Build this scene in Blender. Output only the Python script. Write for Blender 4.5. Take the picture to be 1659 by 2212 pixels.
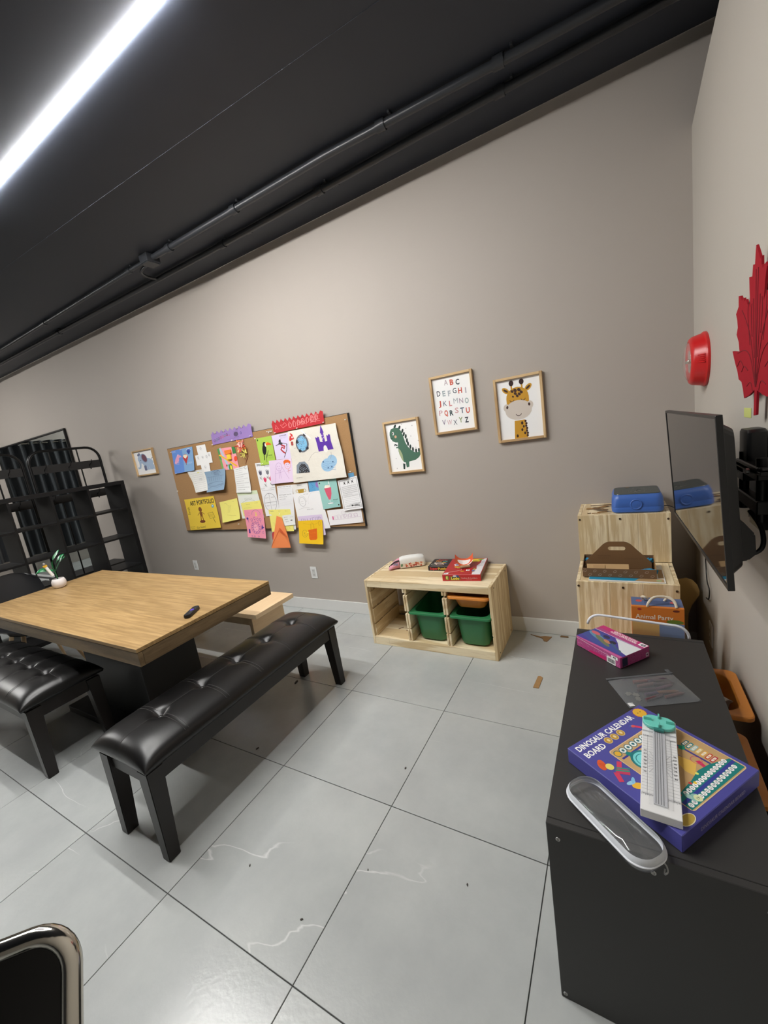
import bpy, bmesh, math, random
from mathutils import Vector, Matrix
from mathutils.geometry import tessellate_polygon

for o in list(bpy.data.objects): bpy.data.objects.remove(o, do_unlink=True)
scene = bpy.context.scene
COL = scene.collection
random.seed(7)
PI = math.pi

# ------------------------------------------------------------------ camera
cam_d = bpy.data.cameras.new('camera'); cam = bpy.data.objects.new('camera', cam_d); COL.objects.link(cam)
cam_d.sensor_fit = 'VERTICAL'; cam_d.sensor_height = 36.0; cam_d.lens = 870.565*36/2212
cam_d.clip_start = .02; cam_d.clip_end = 60
cam.matrix_world = Matrix(((0.86264803, 0.03926181, 0.50427858, 0),
                           (0.48307334, 0.23156967, -0.84440253, 0),
                           (-0.1499284, 0.97202572, 0.18079679, 1.52), (0, 0, 0, 1)))
scene.camera = cam

# ------------------------------------------------------------------ world, exposure
w = bpy.data.worlds.new('world'); scene.world = w; w.use_nodes = True
w.node_tree.nodes['Background'].inputs[0].default_value = (.75, .85, 1, 1)
w.node_tree.nodes['Background'].inputs[1].default_value = 0.0
vs = scene.view_settings
vs.view_transform = 'Standard'; vs.look = 'None'; vs.gamma = 1; vs.use_curve_mapping = False
vs.exposure = 0.0
LED_POWER = 244.0          # emission strength of the ceiling light strips

# ------------------------------------------------------------------ helpers
def lin(c):
    def f(v):
        v /= 255.
        return v/12.92 if v <= .04045 else ((v+.055)/1.055)**2.4
    return (f(c[0]), f(c[1]), f(c[2]), 1)

def tagp(o, label=None, cat=None, group=None, kind=None):
    if label: o['label'] = label
    if cat: o['category'] = cat
    if group: o['group'] = group
    if kind: o['kind'] = kind
    return o

def thing(name, label, cat, loc=(0, 0, 0), rz=0, group=None):
    o = bpy.data.objects.new(name, None); COL.objects.link(o)
    o.empty_display_size = .05
    o.location = loc; o.rotation_euler = (0, 0, rz)
    return tagp(o, label, cat, group)

def obj(name, m, mat=None, parent=None, smooth=False, angle=None):
    if isinstance(m, bmesh.types.BMesh):
        me = bpy.data.meshes.new(name); m.normal_update(); m.to_mesh(me); m.free()
    else:
        me = m
    if smooth:
        for p in me.polygons: p.use_smooth = True
        if angle is not None:
            try: me.set_sharp_from_angle(angle=math.radians(angle))
            except Exception: pass
    o = bpy.data.objects.new(name, me); COL.objects.link(o)
    if mat is not None and not me.materials: me.materials.append(mat)
    if parent is not None: o.parent = parent
    return o

def struct(name, m, mat, parent=None, label=None):
    o = obj(name, m, mat, parent)
    if parent is None: o['kind'] = 'structure'
    if label: o['label'] = label
    return o

def copy_tree(o, parent=None):
    c = o.copy(); COL.objects.link(c)
    if parent is not None: c.parent = parent
    for ch in list(o.children): copy_tree(ch, c)
    return c

def raw(vs_, fs_, name='m'):
    me = bpy.data.meshes.new(name); me.from_pydata([tuple(v) for v in vs_], [], fs_); me.update(); return me

def box(x0, x1, y0, y1, z0, z1, bev=0, seg=2, bm=None, M=None):
    own = bm is None
    b = bmesh.new()
    bmesh.ops.create_cube(b, size=1)
    for v in b.verts:
        v.co = Vector(((x0+x1)/2+v.co.x*(x1-x0), (y0+y1)/2+v.co.y*(y1-y0), (z0+z1)/2+v.co.z*(z1-z0)))
    if bev: bmesh.ops.bevel(b, geom=list(b.edges), offset=bev, segments=seg, profile=.6, affect='EDGES')
    if M is not None: bmesh.ops.transform(b, matrix=M, verts=b.verts)
    if own: return b
    add(bm, b); return bm

def add(bm, b):
    me = bpy.data.meshes.new('tmp'); b.to_mesh(me); b.free(); bm.from_mesh(me); bpy.data.meshes.remove(me); return bm

def prism(pts, z0, z1, bev=0, bm=None, M=None):
    """polygon in xy extruded along z; M maps it elsewhere"""
    b = bmesh.new()
    lo = [b.verts.new((p[0], p[1], z0)) for p in pts]; hi = [b.verts.new((p[0], p[1], z1)) for p in pts]
    tris = tessellate_polygon([[Vector((p[0], p[1], 0)) for p in pts]])
    n = len(pts)
    for t in tris:
        try:
            b.faces.new([lo[i] for i in t]); b.faces.new([hi[i] for i in t])
        except ValueError: pass
    for i in range(n): b.faces.new((lo[i], lo[(i+1) % n], hi[(i+1) % n], hi[i]))
    bmesh.ops.recalc_face_normals(b, faces=b.faces)
    if bev:
        bmesh.ops.dissolve_limit(b, angle_limit=.01, verts=b.verts, edges=b.edges)
        bmesh.ops.bevel(b, geom=[e for e in b.edges if e.calc_face_angle(0) > .5], offset=bev, segments=2, affect='EDGES')
    if M is not None: bmesh.ops.transform(b, matrix=M, verts=b.verts)
    if bm is None: return b
    add(bm, b); return bm

def cyl(p0, p1, r0, r1=None, n=16, bm=None, cap=True):
    r1 = r0 if r1 is None else r1
    p0 = Vector(p0); p1 = Vector(p1); d = p1-p0
    b = bmesh.new()
    bmesh.ops.create_cone(b, cap_ends=cap, segments=n, radius1=r0, radius2=r1, depth=d.length)
    M = Matrix.Translation((p0+p1)/2) @ d.to_track_quat('Z', 'Y').to_matrix().to_4x4()
    bmesh.ops.transform(b, matrix=M, verts=b.verts)
    if bm is None: return b
    add(bm, b); return bm

def tube(pts, r, n=10, closed=False, bm=None, cap=True):
    pts = [Vector(p) for p in pts]; m = len(pts)
    b = bmesh.new(); rings = []; up = None
    for i, p in enumerate(pts):
        if closed: d = pts[(i+1) % m]-pts[i-1]
        else: d = pts[min(i+1, m-1)]-pts[max(i-1, 0)]
        d.normalize()
        if up is None: up = d.orthogonal().normalized()
        up = (up-d*up.dot(d)).normalized(); s = d.cross(up)
        rr = r[i] if isinstance(r, (list, tuple)) else r
        rings.append([b.verts.new(p+up*rr*math.cos(2*PI*k/n)+s*rr*math.sin(2*PI*k/n)) for k in range(n)])
    for i in range(m if closed else m-1):
        A, B = rings[i], rings[(i+1) % m]
        if closed and i == m-1:
            k0 = min(range(n), key=lambda k: (B[k].co-A[0].co).length)
            B = B[k0:]+B[:k0]
        for k in range(n): b.faces.new((A[k], A[(k+1) % n], B[(k+1) % n], B[k]))
    if cap and not closed:
        b.faces.new(rings[0][::-1]); b.faces.new(rings[-1])
    bmesh.ops.recalc_face_normals(b, faces=b.faces)
    if bm is None: return b
    add(bm, b); return bm

def lathe(prof, n=32, bm=None, M=None):
    b = bmesh.new(); rings = []
    for r, z in prof:
        if r < 1e-6: rings.append([b.verts.new((0, 0, z))])
        else: rings.append([b.verts.new((r*math.cos(2*PI*k/n), r*math.sin(2*PI*k/n), z)) for k in range(n)])
    for A, B in zip(rings, rings[1:]):
        for k in range(n):
            k2 = (k+1) % n
            if len(A) == 1 and len(B) == 1: continue
            if len(A) == 1: b.faces.new((A[0], B[k2], B[k]))
            elif len(B) == 1: b.faces.new((A[k], A[k2], B[0]))
            else: b.faces.new((A[k], A[k2], B[k2], B[k]))
    bmesh.ops.recalc_face_normals(b, faces=b.faces)
    if M is not None: bmesh.ops.transform(b, matrix=M, verts=b.verts)
    if bm is None: return b
    add(bm, b); return bm

def rrect(w, d, r, n=5, cx=0, cy=0):
    r = min(r, w/2-1e-4, d/2-1e-4); out = []
    for (sx, sy, a0) in ((1, 1, 0), (-1, 1, PI/2), (-1, -1, PI), (1, -1, 1.5*PI)):
        for k in range(n+1):
            a = a0+PI/2*k/n
            out.append((cx+sx*(w/2-r)+r*math.cos(a), cy+sy*(d/2-r)+r*math.sin(a)))
    return out

def loft(secs, n=5, cap0=True, cap1=True, bm=None):
    """secs: (w, d, r, z) or (w,d,r,z,cx,cy) rounded rectangles stacked"""
    b = bmesh.new(); rings = []
    for s in secs:
        w_, d_, r_, z_ = s[:4]; cx, cy = (s[4], s[5]) if len(s) > 4 else (0, 0)
        rings.append([b.verts.new((x, y, z_)) for x, y in rrect(w_, d_, r_, n, cx, cy)])
    m = len(rings[0])
    for A, B in zip(rings, rings[1:]):
        for k in range(m): b.faces.new((A[k], A[(k+1) % m], B[(k+1) % m], B[k]))
    if cap0: b.faces.new(rings[0][::-1])
    if cap1: b.faces.new(rings[-1])
    bmesh.ops.recalc_face_normals(b, faces=b.faces)
    if bm is None: return b
    add(bm, b); return bm

def smooth_path(pts, k=6):
    """Catmull-Rom through pts"""
    P = [Vector(p) for p in pts]; out = []
    for i in range(len(P)-1):
        p0 = P[max(i-1, 0)]; p1 = P[i]; p2 = P[i+1]; p3 = P[min(i+2, len(P)-1)]
        for j in range(k):
            t = j/k
            out.append(.5*((2*p1)+(p2-p0)*t+(2*p0-5*p1+4*p2-p3)*t*t+(3*p1-p0-3*p2+p3)*t**3))
    out.append(P[-1]); return out

# ------------------------------------------------------------------ materials
MATS = {}
def mat(name, col=(128, 128, 128), rough=.5, metal=0, spec=.5, bump=0, bscale=200, vary=0, vscale=5, **kw):
    if name in MATS: return MATS[name]
    m = bpy.data.materials.new(name); m.use_nodes = True; MATS[name] = m
    nt = m.node_tree; N = nt.nodes; L = nt.links; b = N['Principled BSDF']
    b.inputs['Base Color'].default_value = lin(col); b.inputs['Roughness'].default_value = rough
    b.inputs['Metallic'].default_value = metal; b.inputs['Specular IOR Level'].default_value = spec
    tc = N.new('ShaderNodeTexCoord')
    if vary:
        nz = N.new('ShaderNodeTexNoise'); nz.inputs['Scale'].default_value = vscale; nz.inputs['Detail'].default_value = 6
        L.new(tc.outputs['Object'], nz.inputs['Vector'])
        mx = N.new('ShaderNodeMix'); mx.data_type = 'RGBA'
        c = lin(col)
        mx.inputs[6].default_value = tuple(min(1, v*(1-vary)) for v in c[:3])+(1,)
        mx.inputs[7].default_value = tuple(min(1, v*(1+vary)) for v in c[:3])+(1,)
        L.new(nz.outputs['Fac'], mx.inputs[0]); L.new(mx.outputs[2], b.inputs['Base Color'])
    if bump:
        nb = N.new('ShaderNodeTexNoise'); nb.inputs['Scale'].default_value = bscale; nb.inputs['Detail'].default_value = 4
        L.new(tc.outputs['Object'], nb.inputs['Vector'])
        bp = N.new('ShaderNodeBump'); bp.inputs['Strength'].default_value = bump; bp.inputs['Distance'].default_value = kw.get('bdist', .002)
        L.new(nb.outputs['Fac'], bp.inputs['Height']); L.new(bp.outputs['Normal'], b.inputs['Normal'])
    if 'alpha' in kw: b.inputs['Alpha'].default_value = kw['alpha']
    if 'trans' in kw: b.inputs['Transmission Weight'].default_value = kw['trans']; b.inputs['IOR'].default_value = kw.get('ior', 1.45)
    if 'coat' in kw: b.inputs['Coat Weight'].default_value = kw['coat']; b.inputs['Coat Roughness'].default_value = .1
    if 'sheen' in kw: b.inputs['Sheen Weight'].default_value = kw['sheen']
    return m

def wood(name, dark, light, axis='x', rough=.5, ringscale=9, stretch=.08, contrast=(.35, .7), knots=True, bump=.1, board=0, bcol=.12, ringw=.28, fine=120):
    """grain running along axis in object space"""
    if name in MATS: return MATS[name]
    m = bpy.data.materials.new(name); m.use_nodes = True; MATS[name] = m
    nt = m.node_tree; N = nt.nodes; L = nt.links; b = N['Principled BSDF']
    b.inputs['Roughness'].default_value = rough; b.inputs['Specular IOR Level'].default_value = .35
    tc = N.new('ShaderNodeTexCoord'); mp = N.new('ShaderNodeMapping')
    sc = [1, 1, 1]; sc['xyz'.index(axis)] = stretch
    mp.inputs['Scale'].default_value = sc
    L.new(tc.outputs['Object'], mp.inputs['Vector'])
    # slow distortion field
    n1 = N.new('ShaderNodeTexNoise'); n1.inputs['Scale'].default_value = ringscale*.45; n1.inputs['Detail'].default_value = 2
    L.new(mp.outputs[0], n1.inputs['Vector'])
    mul = N.new('ShaderNodeMath'); mul.operation = 'MULTIPLY'; mul.inputs[1].default_value = ringscale*1.6
    L.new(n1.outputs['Fac'], mul.inputs[0])
    sn = N.new('ShaderNodeMath'); sn.operation = 'SINE'
    m2 = N.new('ShaderNodeMath'); m2.operation = 'MULTIPLY'; m2.inputs[1].default_value = 3.0
    L.new(mul.outputs[0], m2.inputs[0]); L.new(m2.outputs[0], sn.inputs[0])
    # fine fibres
    n2 = N.new('ShaderNodeTexNoise'); n2.inputs['Scale'].default_value = fine; n2.inputs['Detail'].default_value = 5
    L.new(mp.outputs[0], n2.inputs['Vector'])
    ad = N.new('ShaderNodeMath'); ad.operation = 'MULTIPLY_ADD'; ad.inputs[1].default_value = ringw
    L.new(sn.outputs[0], ad.inputs[0]); L.new(n2.outputs['Fac'], ad.inputs[2])
    cr = N.new('ShaderNodeValToRGB')
    cr.color_ramp.elements[0].position = contrast[0]; cr.color_ramp.elements[1].position = contrast[1]
    cr.color_ramp.elements[0].color = lin(dark); cr.color_ramp.elements[1].color = lin(light)
    L.new(ad.outputs[0], cr.inputs[0])
    last = cr.outputs[0]
    if board:      # boards glued side by side (staves): brightness varies per stave
        br = N.new('ShaderNodeTexBrick'); br.inputs['Scale'].default_value = 1
        br.inputs['Brick Width'].default_value = board[0]; br.inputs['Row Height'].default_value = board[1]
        br.inputs['Mortar Size'].default_value = .0008; br.inputs['Mortar Smooth'].default_value = .1
        br.inputs['Color1'].default_value = (1-bcol,)*3+(1,); br.inputs['Color2'].default_value = (1+bcol*.5,)*3+(1,)
        br.inputs['Mortar'].default_value = (.75,)*3+(1,); br.offset = .37
        mp2 = N.new('ShaderNodeMapping')
        rot = {'x': (0, 0, 0), 'y': (0, 0, PI/2), 'z': (PI/2, PI/2, 0)}[axis]
        mp2.inputs['Rotation'].default_value = rot
        L.new(tc.outputs['Object'], mp2.inputs['Vector']); L.new(mp2.outputs[0], br.inputs['Vector'])
        mx = N.new('ShaderNodeMix'); mx.data_type = 'RGBA'; mx.blend_type = 'MULTIPLY'; mx.inputs[0].default_value = 1
        L.new(last, mx.inputs[6]); L.new(br.outputs['Color'], mx.inputs[7]); last = mx.outputs[2]
    if knots:
        vo = N.new('ShaderNodeTexVoronoi'); vo.inputs['Scale'].default_value = 3.1
        mp3 = N.new('ShaderNodeMapping'); s3 = [1, 1, 1]; s3['xyz'.index(axis)] = .55
        mp3.inputs['Scale'].default_value = s3
        L.new(tc.outputs['Object'], mp3.inputs['Vector']); L.new(mp3.outputs[0], vo.inputs['Vector'])
        kr = N.new('ShaderNodeMapRange'); kr.inputs['From Min'].default_value = .02; kr.inputs['From Max'].default_value = .055
        kr.inputs['To Min'].default_value = .75; kr.inputs['To Max'].default_value = 0
        L.new(vo.outputs['Distance'], kr.inputs['Value'])
        mk = N.new('ShaderNodeMix'); mk.data_type = 'RGBA'; mk.inputs[7].default_value = lin(tuple(int(c*.55) for c in dark))
        L.new(kr.outputs[0], mk.inputs[0]); L.new(last, mk.inputs[6]); last = mk.outputs[2]
    L.new(last, b.inputs['Base Color'])
    if bump:
        bp = N.new('ShaderNodeBump'); bp.inputs['Strength'].default_value = bump; bp.inputs['Distance'].default_value = .001
        L.new(n2.outputs['Fac'], bp.inputs['Height']); L.new(bp.outputs['Normal'], b.inputs['Normal'])
    return m

def glass_mat(name, col=(240, 245, 250), alpha=.18, rough=.05):
    """thin clear plastic: mostly see-through, with a glossy coat and a faint haze"""
    m = bpy.data.materials.new(name); m.use_nodes = True; MATS[name] = m
    nt = m.node_tree; N = nt.nodes; L = nt.links; N.remove(N['Principled BSDF'])
    tr = N.new('ShaderNodeBsdfTransparent'); df = N.new('ShaderNodeBsdfDiffuse'); gl = N.new('ShaderNodeBsdfGlossy')
    df.inputs['Color'].default_value = lin(col); gl.inputs['Roughness'].default_value = rough
    m1 = N.new('ShaderNodeMixShader'); m1.inputs[0].default_value = alpha
    L.new(tr.outputs[0], m1.inputs[1]); L.new(df.outputs[0], m1.inputs[2])
    lw = N.new('ShaderNodeLayerWeight'); lw.inputs['Blend'].default_value = .5
    pw = N.new('ShaderNodeMath'); pw.operation = 'POWER'; pw.inputs[1].default_value = 3.5; L.new(lw.outputs['Facing'], pw.inputs[0])
    fr = N.new('ShaderNodeMath'); fr.operation = 'MULTIPLY_ADD'; fr.inputs[1].default_value = .6; fr.inputs[2].default_value = .04; L.new(pw.outputs[0], fr.inputs[0])
    m2 = N.new('ShaderNodeMixShader'); L.new(fr.outputs[0], m2.inputs[0]); L.new(m1.outputs[0], m2.inputs[1]); L.new(gl.outputs[0], m2.inputs[2])
    L.new(m2.outputs[0], N['Material Output'].inputs['Surface'])
    return m

def emit_mat(name, col, s):
    m = bpy.data.materials.new(name); m.use_nodes = True; MATS[name] = m
    nt = m.node_tree; e = nt.nodes.new('ShaderNodeEmission'); e.inputs[0].default_value = col; e.inputs[1].default_value = s
    nt.links.new(e.outputs[0], nt.nodes['Material Output'].inputs['Surface']); return m

def ink_mat(name='print_ink', rough=.55, spec=.3):
    m = bpy.data.materials.new(name); m.use_nodes = True; MATS[name] = m
    nt = m.node_tree; N = nt.nodes; b = N['Principled BSDF']; b.inputs['Roughness'].default_value = rough
    b.inputs['Specular IOR Level'].default_value = spec
    at = N.new('ShaderNodeAttribute'); at.attribute_name = 'Col'
    nt.links.new(at.outputs['Color'], b.inputs['Base Color']); return m
INK = ink_mat(); INKG = ink_mat('print_ink_gloss', .28, .5)

# wall paint
def paint(name, col, rough=.55):
    m = mat(name, col, rough, spec=.35, bump=.06, bscale=260, bdist=.001)
    return m
M_WALL = mat('taupe_wall_paint', (173, 165, 157), .6, spec=.3, bump=.05, bscale=180, vary=.02, vscale=1.5, bdist=.001)
M_WALLR = mat('light_taupe_wall_paint', (186, 180, 171), .6, spec=.3, bump=.05, bscale=180, vary=.02, vscale=1.5, bdist=.001)
M_CEIL = mat('black_ceiling_paint', (50, 54, 63), .45, spec=.3, bump=.04, bscale=90, bdist=.001)
M_WHITE = mat('white_gloss_paint', (226, 227, 226), .4)
M_DARKWALL = mat('dark_front_wall', (46, 48, 52), .5)  # unseen wall behind the camera, coloured dark to cut bounced light
M_BASE = mat('baseboard_paint', (214, 214, 212), .4)

def floor_mat():
    m = bpy.data.materials.new('grey_marble_tile'); m.use_nodes = True; MATS['tile'] = m
    nt = m.node_tree; N = nt.nodes; L = nt.links; b = N['Principled BSDF']
    b.inputs['Roughness'].default_value = .21; b.inputs['Specular IOR Level'].default_value = .5
    ge = N.new('ShaderNodeNewGeometry'); oi = N.new('ShaderNodeObjectInfo')
    # shift the pattern per tile so veins stop at the joints
    cmb = N.new('ShaderNodeVectorMath'); cmb.operation = 'MULTIPLY_ADD'
    L.new(oi.outputs['Random'], cmb.inputs[0]); cmb.inputs[1].default_value = (37, 91, 13); L.new(ge.outputs['Position'], cmb.inputs[2])
    n0 = N.new('ShaderNodeTexNoise'); n0.inputs['Scale'].default_value = 3; n0.inputs['Detail'].default_value = 8; n0.inputs['Roughness'].default_value = .65
    L.new(cmb.outputs[0], n0.inputs['Vector'])
    cr = N.new('ShaderNodeValToRGB'); cr.color_ramp.elements[0].position = .3; cr.color_ramp.elements[1].position = .75
    cr.color_ramp.elements[0].color = lin((168, 171, 170)); cr.color_ramp.elements[1].color = lin((186, 189, 187))
    L.new(n0.outputs['Fac'], cr.inputs[0])
    # veins: thin bands of a warped noise, running diagonally
    mp = N.new('ShaderNodeMapping'); mp.inputs['Rotation'].default_value = (0, 0, -.75); mp.inputs['Scale'].default_value = (.45, 1.9, 1)
    L.new(cmb.outputs[0], mp.inputs['Vector'])
    n1 = N.new('ShaderNodeTexNoise'); n1.inputs['Scale'].default_value = 1.5; n1.inputs['Detail'].default_value = 6; n1.inputs['Roughness'].default_value = .36
    L.new(mp.outputs[0], n1.inputs['Vector'])
    s1 = N.new('ShaderNodeMath'); s1.operation = 'SUBTRACT'; s1.inputs[1].default_value = .52; L.new(n1.outputs['Fac'], s1.inputs[0])
    ab = N.new('ShaderNodeMath'); ab.operation = 'ABSOLUTE'; L.new(s1.outputs[0], ab.inputs[0])
    vr = N.new('ShaderNodeMapRange'); vr.inputs['From Min'].default_value = 0; vr.inputs['From Max'].default_value = .0024
    vr.inputs['To Min'].default_value = 1; vr.inputs['To Max'].default_value = 0; L.new(ab.outputs[0], vr.inputs['Value'])
    n2 = N.new('ShaderNodeTexNoise'); n2.inputs['Scale'].default_value = 2.3; L.new(cmb.outputs[0], n2.inputs['Vector'])
    mr = N.new('ShaderNodeMapRange'); mr.inputs['From Min'].default_value = .50; mr.inputs['From Max'].default_value = .62; mr.inputs['To Max'].default_value = .62
    L.new(n2.outputs['Fac'], mr.inputs['Value'])
    mu = N.new('ShaderNodeMath'); mu.operation = 'MULTIPLY'; L.new(vr.outputs[0], mu.inputs[0]); L.new(mr.outputs[0], mu.inputs[1])
    mx = N.new('ShaderNodeMix'); mx.data_type = 'RGBA'; mx.inputs[7].default_value = lin((226, 227, 225))
    L.new(mu.outputs[0], mx.inputs[0]); L.new(cr.outputs[0], mx.inputs[6]); L.new(mx.outputs[2], b.inputs['Base Color'])
    nb = N.new('ShaderNodeTexNoise'); nb.inputs['Scale'].default_value = 70; nb.inputs['Detail'].default_value = 3
    L.new(ge.outputs['Position'], nb.inputs['Vector'])
    bp = N.new('ShaderNodeBump'); bp.inputs['Strength'].default_value = .35; bp.inputs['Distance'].default_value = .0012
    L.new(nb.outputs['Fac'], bp.inputs['Height']); L.new(bp.outputs['Normal'], b.inputs['Normal'])
    return m
M_TILE = floor_mat()
M_GROUT = mat('grey_grout', (120, 121, 120), .9)

PINE_D, PINE_L = (208, 184, 142), (236, 220, 186)
PINE = {a: wood('pine_'+a, PINE_D, PINE_L, a, .5, board=(.9, .11) if a != 'z' else 0, bcol=.05, ringscale=9 if a != 'z' else 13, ringw=.28 if a != 'z' else .2) for a in 'xyz'}
OAK_D, OAK_L = (150, 119, 76), (186, 154, 106)
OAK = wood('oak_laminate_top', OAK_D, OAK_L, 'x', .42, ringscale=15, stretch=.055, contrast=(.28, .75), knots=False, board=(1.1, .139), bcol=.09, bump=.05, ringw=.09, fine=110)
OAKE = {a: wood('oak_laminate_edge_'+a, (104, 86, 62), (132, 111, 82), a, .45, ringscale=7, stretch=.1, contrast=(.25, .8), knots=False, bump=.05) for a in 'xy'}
MAPLE = wood('maple_plywood', (222, 192, 152), (238, 212, 174), 'y', .45, ringscale=6, contrast=(.2, .9), knots=False, bump=.03)
FRAMEW = {a: wood('frame_oak_'+a, (178, 146, 104), (208, 178, 134), a, .5, ringscale=12, knots=False, bump=.05) for a in 'xz'}
M_BLACKWOOD = mat('espresso_wood', (27, 22, 20), .38, vary=.15, vscale=20, spec=.45)
M_LEATHER = mat('black_faux_leather', (18, 17, 17), .33, spec=.5, bump=.08, bscale=420, bdist=.0006)
M_THREAD = mat('black_thread', (50, 48, 47), .7)
M_BLACKM = mat('black_laminate', (47, 46, 45), .5, bump=.05, bscale=500, bdist=.0004)
M_BLACKT = mat('black_tabletop_base', (24, 24, 25), .45)
M_BLACKP = mat('black_plastic', (20, 20, 21), .38)
M_BLACKS = mat('black_shelf_laminate', (17, 17, 19), .45, spec=.3)
M_BMETAL = mat('black_metal', (18, 18, 19), .35, metal=.3)
M_CHROME = mat('chrome', (205, 200, 190), .12, metal=1)
M_STEEL = mat('steel_screw', (170, 170, 168), .35, metal=1)
M_SCREWD = mat('dark_screw', (84, 66, 46), .5, metal=.6)
M_CORK = mat('cork', (165, 129, 90), .9, spec=.15, bump=.4, bscale=320, vary=.28, vscale=170)
M_CARD = mat('brown_cardboard', (158, 124, 84), .8, spec=.15, vary=.08, vscale=30)
M_CARDD = mat('printed_kraft', (118, 92, 68), .75, spec=.15)
M_GREEN = mat('green_bin_plastic', (46, 122, 76), .42, vary=.03, vscale=9)
M_ORANGE = mat('orange_bin_plastic', (210, 132, 54), .42, vary=.03, vscale=9)
M_BLUE = mat('blue_case_plastic', (64, 104, 182), .38, bump=.05, bscale=500, bdist=.0003)
M_RED = mat('red_strobe_plastic', (200, 32, 34), .3)
M_FELT = mat('red_foam_leaf', (158, 30, 42), .85, spec=.15, vary=.08, vscale=40)
M_LENS = glass_mat('strobe_lens', (235, 235, 230), .15, .08)
M_CLEAR = glass_mat('clear_pvc', (225, 230, 235), .045, .06)
M_SMOKE = glass_mat('smoky_mesh_pvc', (134, 137, 140), .34, .3)
M_SCREEN = mat('tv_screen', (26, 25, 25), .04, spec=.9)
M_MIRROR = mat('mirror_silver', (188, 196, 196), .01, metal=1)
M_CURT = mat('charcoal_curtain', (36, 39, 44), .55, sheen=.3)

# ================================================================== STRUCTURE
X0, X1, Y0, Y1 = -9.6, 3.0, -5.6, 2.77
def zc(x): return 3.1428-.0104*x            # the ceiling rises slightly to the left
fl = struct('floor', box(X0, X1, Y0, Y1, -.06, -.008), M_GROUT)
TX, TY = .6175, .620
tb = box(-TX/2+.0016, TX/2-.0016, -TY/2+.0016, TY/2-.0016, -.008, 0, .0008, 1)
tile_me = bpy.data.meshes.new('tile'); tb.to_mesh(tile_me); tb.free(); tile_me.materials.append(M_TILE)
for i in range(-16, 6):
    for j in range(-10, 5):
        cx = -.262+TX*(i+.5); cy = .545+TY*(j+.5)
        if cx < X0 or cx > X1-.2 or cy < Y0 or cy > Y1: continue
        if cx > .95 and cy < 1.8: continue
        if cy < -3.6 and cx < -4.5: continue
        if cx-TX/2 < X0 or cx+TX/2 > X1 or cy-TY/2 < Y0 or cy+TY/2 > Y1:     # cut tiles at the walls
            a0, a1 = max(cx-TX/2+.0016, X0), min(cx+TX/2-.0016, X1); b0, b1 = max(cy-TY/2+.0016, Y0), min(cy+TY/2-.0016, Y1)
            t = obj('tile', box(a0-cx, a1-cx, b0-cy, b1-cy, -.008, 0, .0008, 1), M_TILE, fl)
        else:
            t = obj('tile', tile_me, None, fl)
        t.location = (cx, cy, 0)
cz = bmesh.new()
vsx = [cz.verts.new((x, y, zc(x)+dz)) for x in (X0-.1, X1+.1) for y in (Y0-.1, Y1+.1) for dz in (0, .1)]
for f in ((0, 2, 6, 4), (1, 5, 7, 3), (0, 4, 5, 1), (2, 3, 7, 6), (0, 1, 3, 2), (4, 6, 7, 5)): cz.faces.new([vsx[i] for i in f])
bmesh.ops.recalc_face_normals(cz, faces=cz.faces)
ceil = struct('ceiling', cz, M_CEIL)
sm = tube([(-6.5, 1.50, zc(-6.5)-.0005), (-2.7, 1.655, zc(-2.7)-.0005), (-.3, 1.77, zc(-.3)-.0005), (.9, 1.83, zc(.9)-.0005)], .0012, 6)
obj('joint_seam', sm, M_CEIL, ceil)
def walltop(name, pts, axis, a, b):
    """vertical slab; pts polygon in (horizontal, z)"""
    if axis == 'y': M = Matrix(((1, 0, 0, 0), (0, 0, 1, 0), (0, 1, 0, 0), (0, 0, 0, 1)))
    else: M = Matrix(((0, 0, 1, 0), (1, 0, 0, 0), (0, 1, 0, 0), (0, 0, 0, 1)))
    b_ = prism(pts, a, b, M=M); bmesh.ops.recalc_face_normals(b_, faces=b_.faces)
    return struct(name, b_, {'wall_front': M_DARKWALL, 'wall_right': M_WALLR}.get(name, M_WALL))
walltop('wall_back', [(X0, -.02), (X1, -.02), (X1, zc(X1)+.05), (X0, zc(X0)+.05)], 'y', Y1, Y1+.12)
walltop('wall_front', [(X0, -.02), (X1, -.02), (X1, zc(X1)+.05), (X0, zc(X0)+.05)], 'y', Y0-.12, Y0)
walltop('wall_left', [(Y0, -.02), (Y1, -.02), (Y1, zc(X0)+.05), (Y0, zc(X0)+.05)], 'x', X0-.12, X0)
walltop('wall_far', [(Y0, -.02), (Y1, -.02), (Y1, zc(X1)+.05), (Y0, zc(X1)+.05)], 'x', X1, X1+.12)
walltop('wall_right', [(Y0, 0), (Y1, 0), (Y1, 2.745), (2.45, 2.793), (2.17, 2.828), (1.0, 2.86), (Y0, 2.86)], 'x', .371, .49)
struct('baseboard_back', box(-5.9, .371, Y1-.014, Y1, .0005, .108, .004, 2), M_BASE)
struct('baseboard_left', box(-9.6, -5.9, Y1-.014, Y1, .0005, .108, .004, 2), M_BASE)

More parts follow.
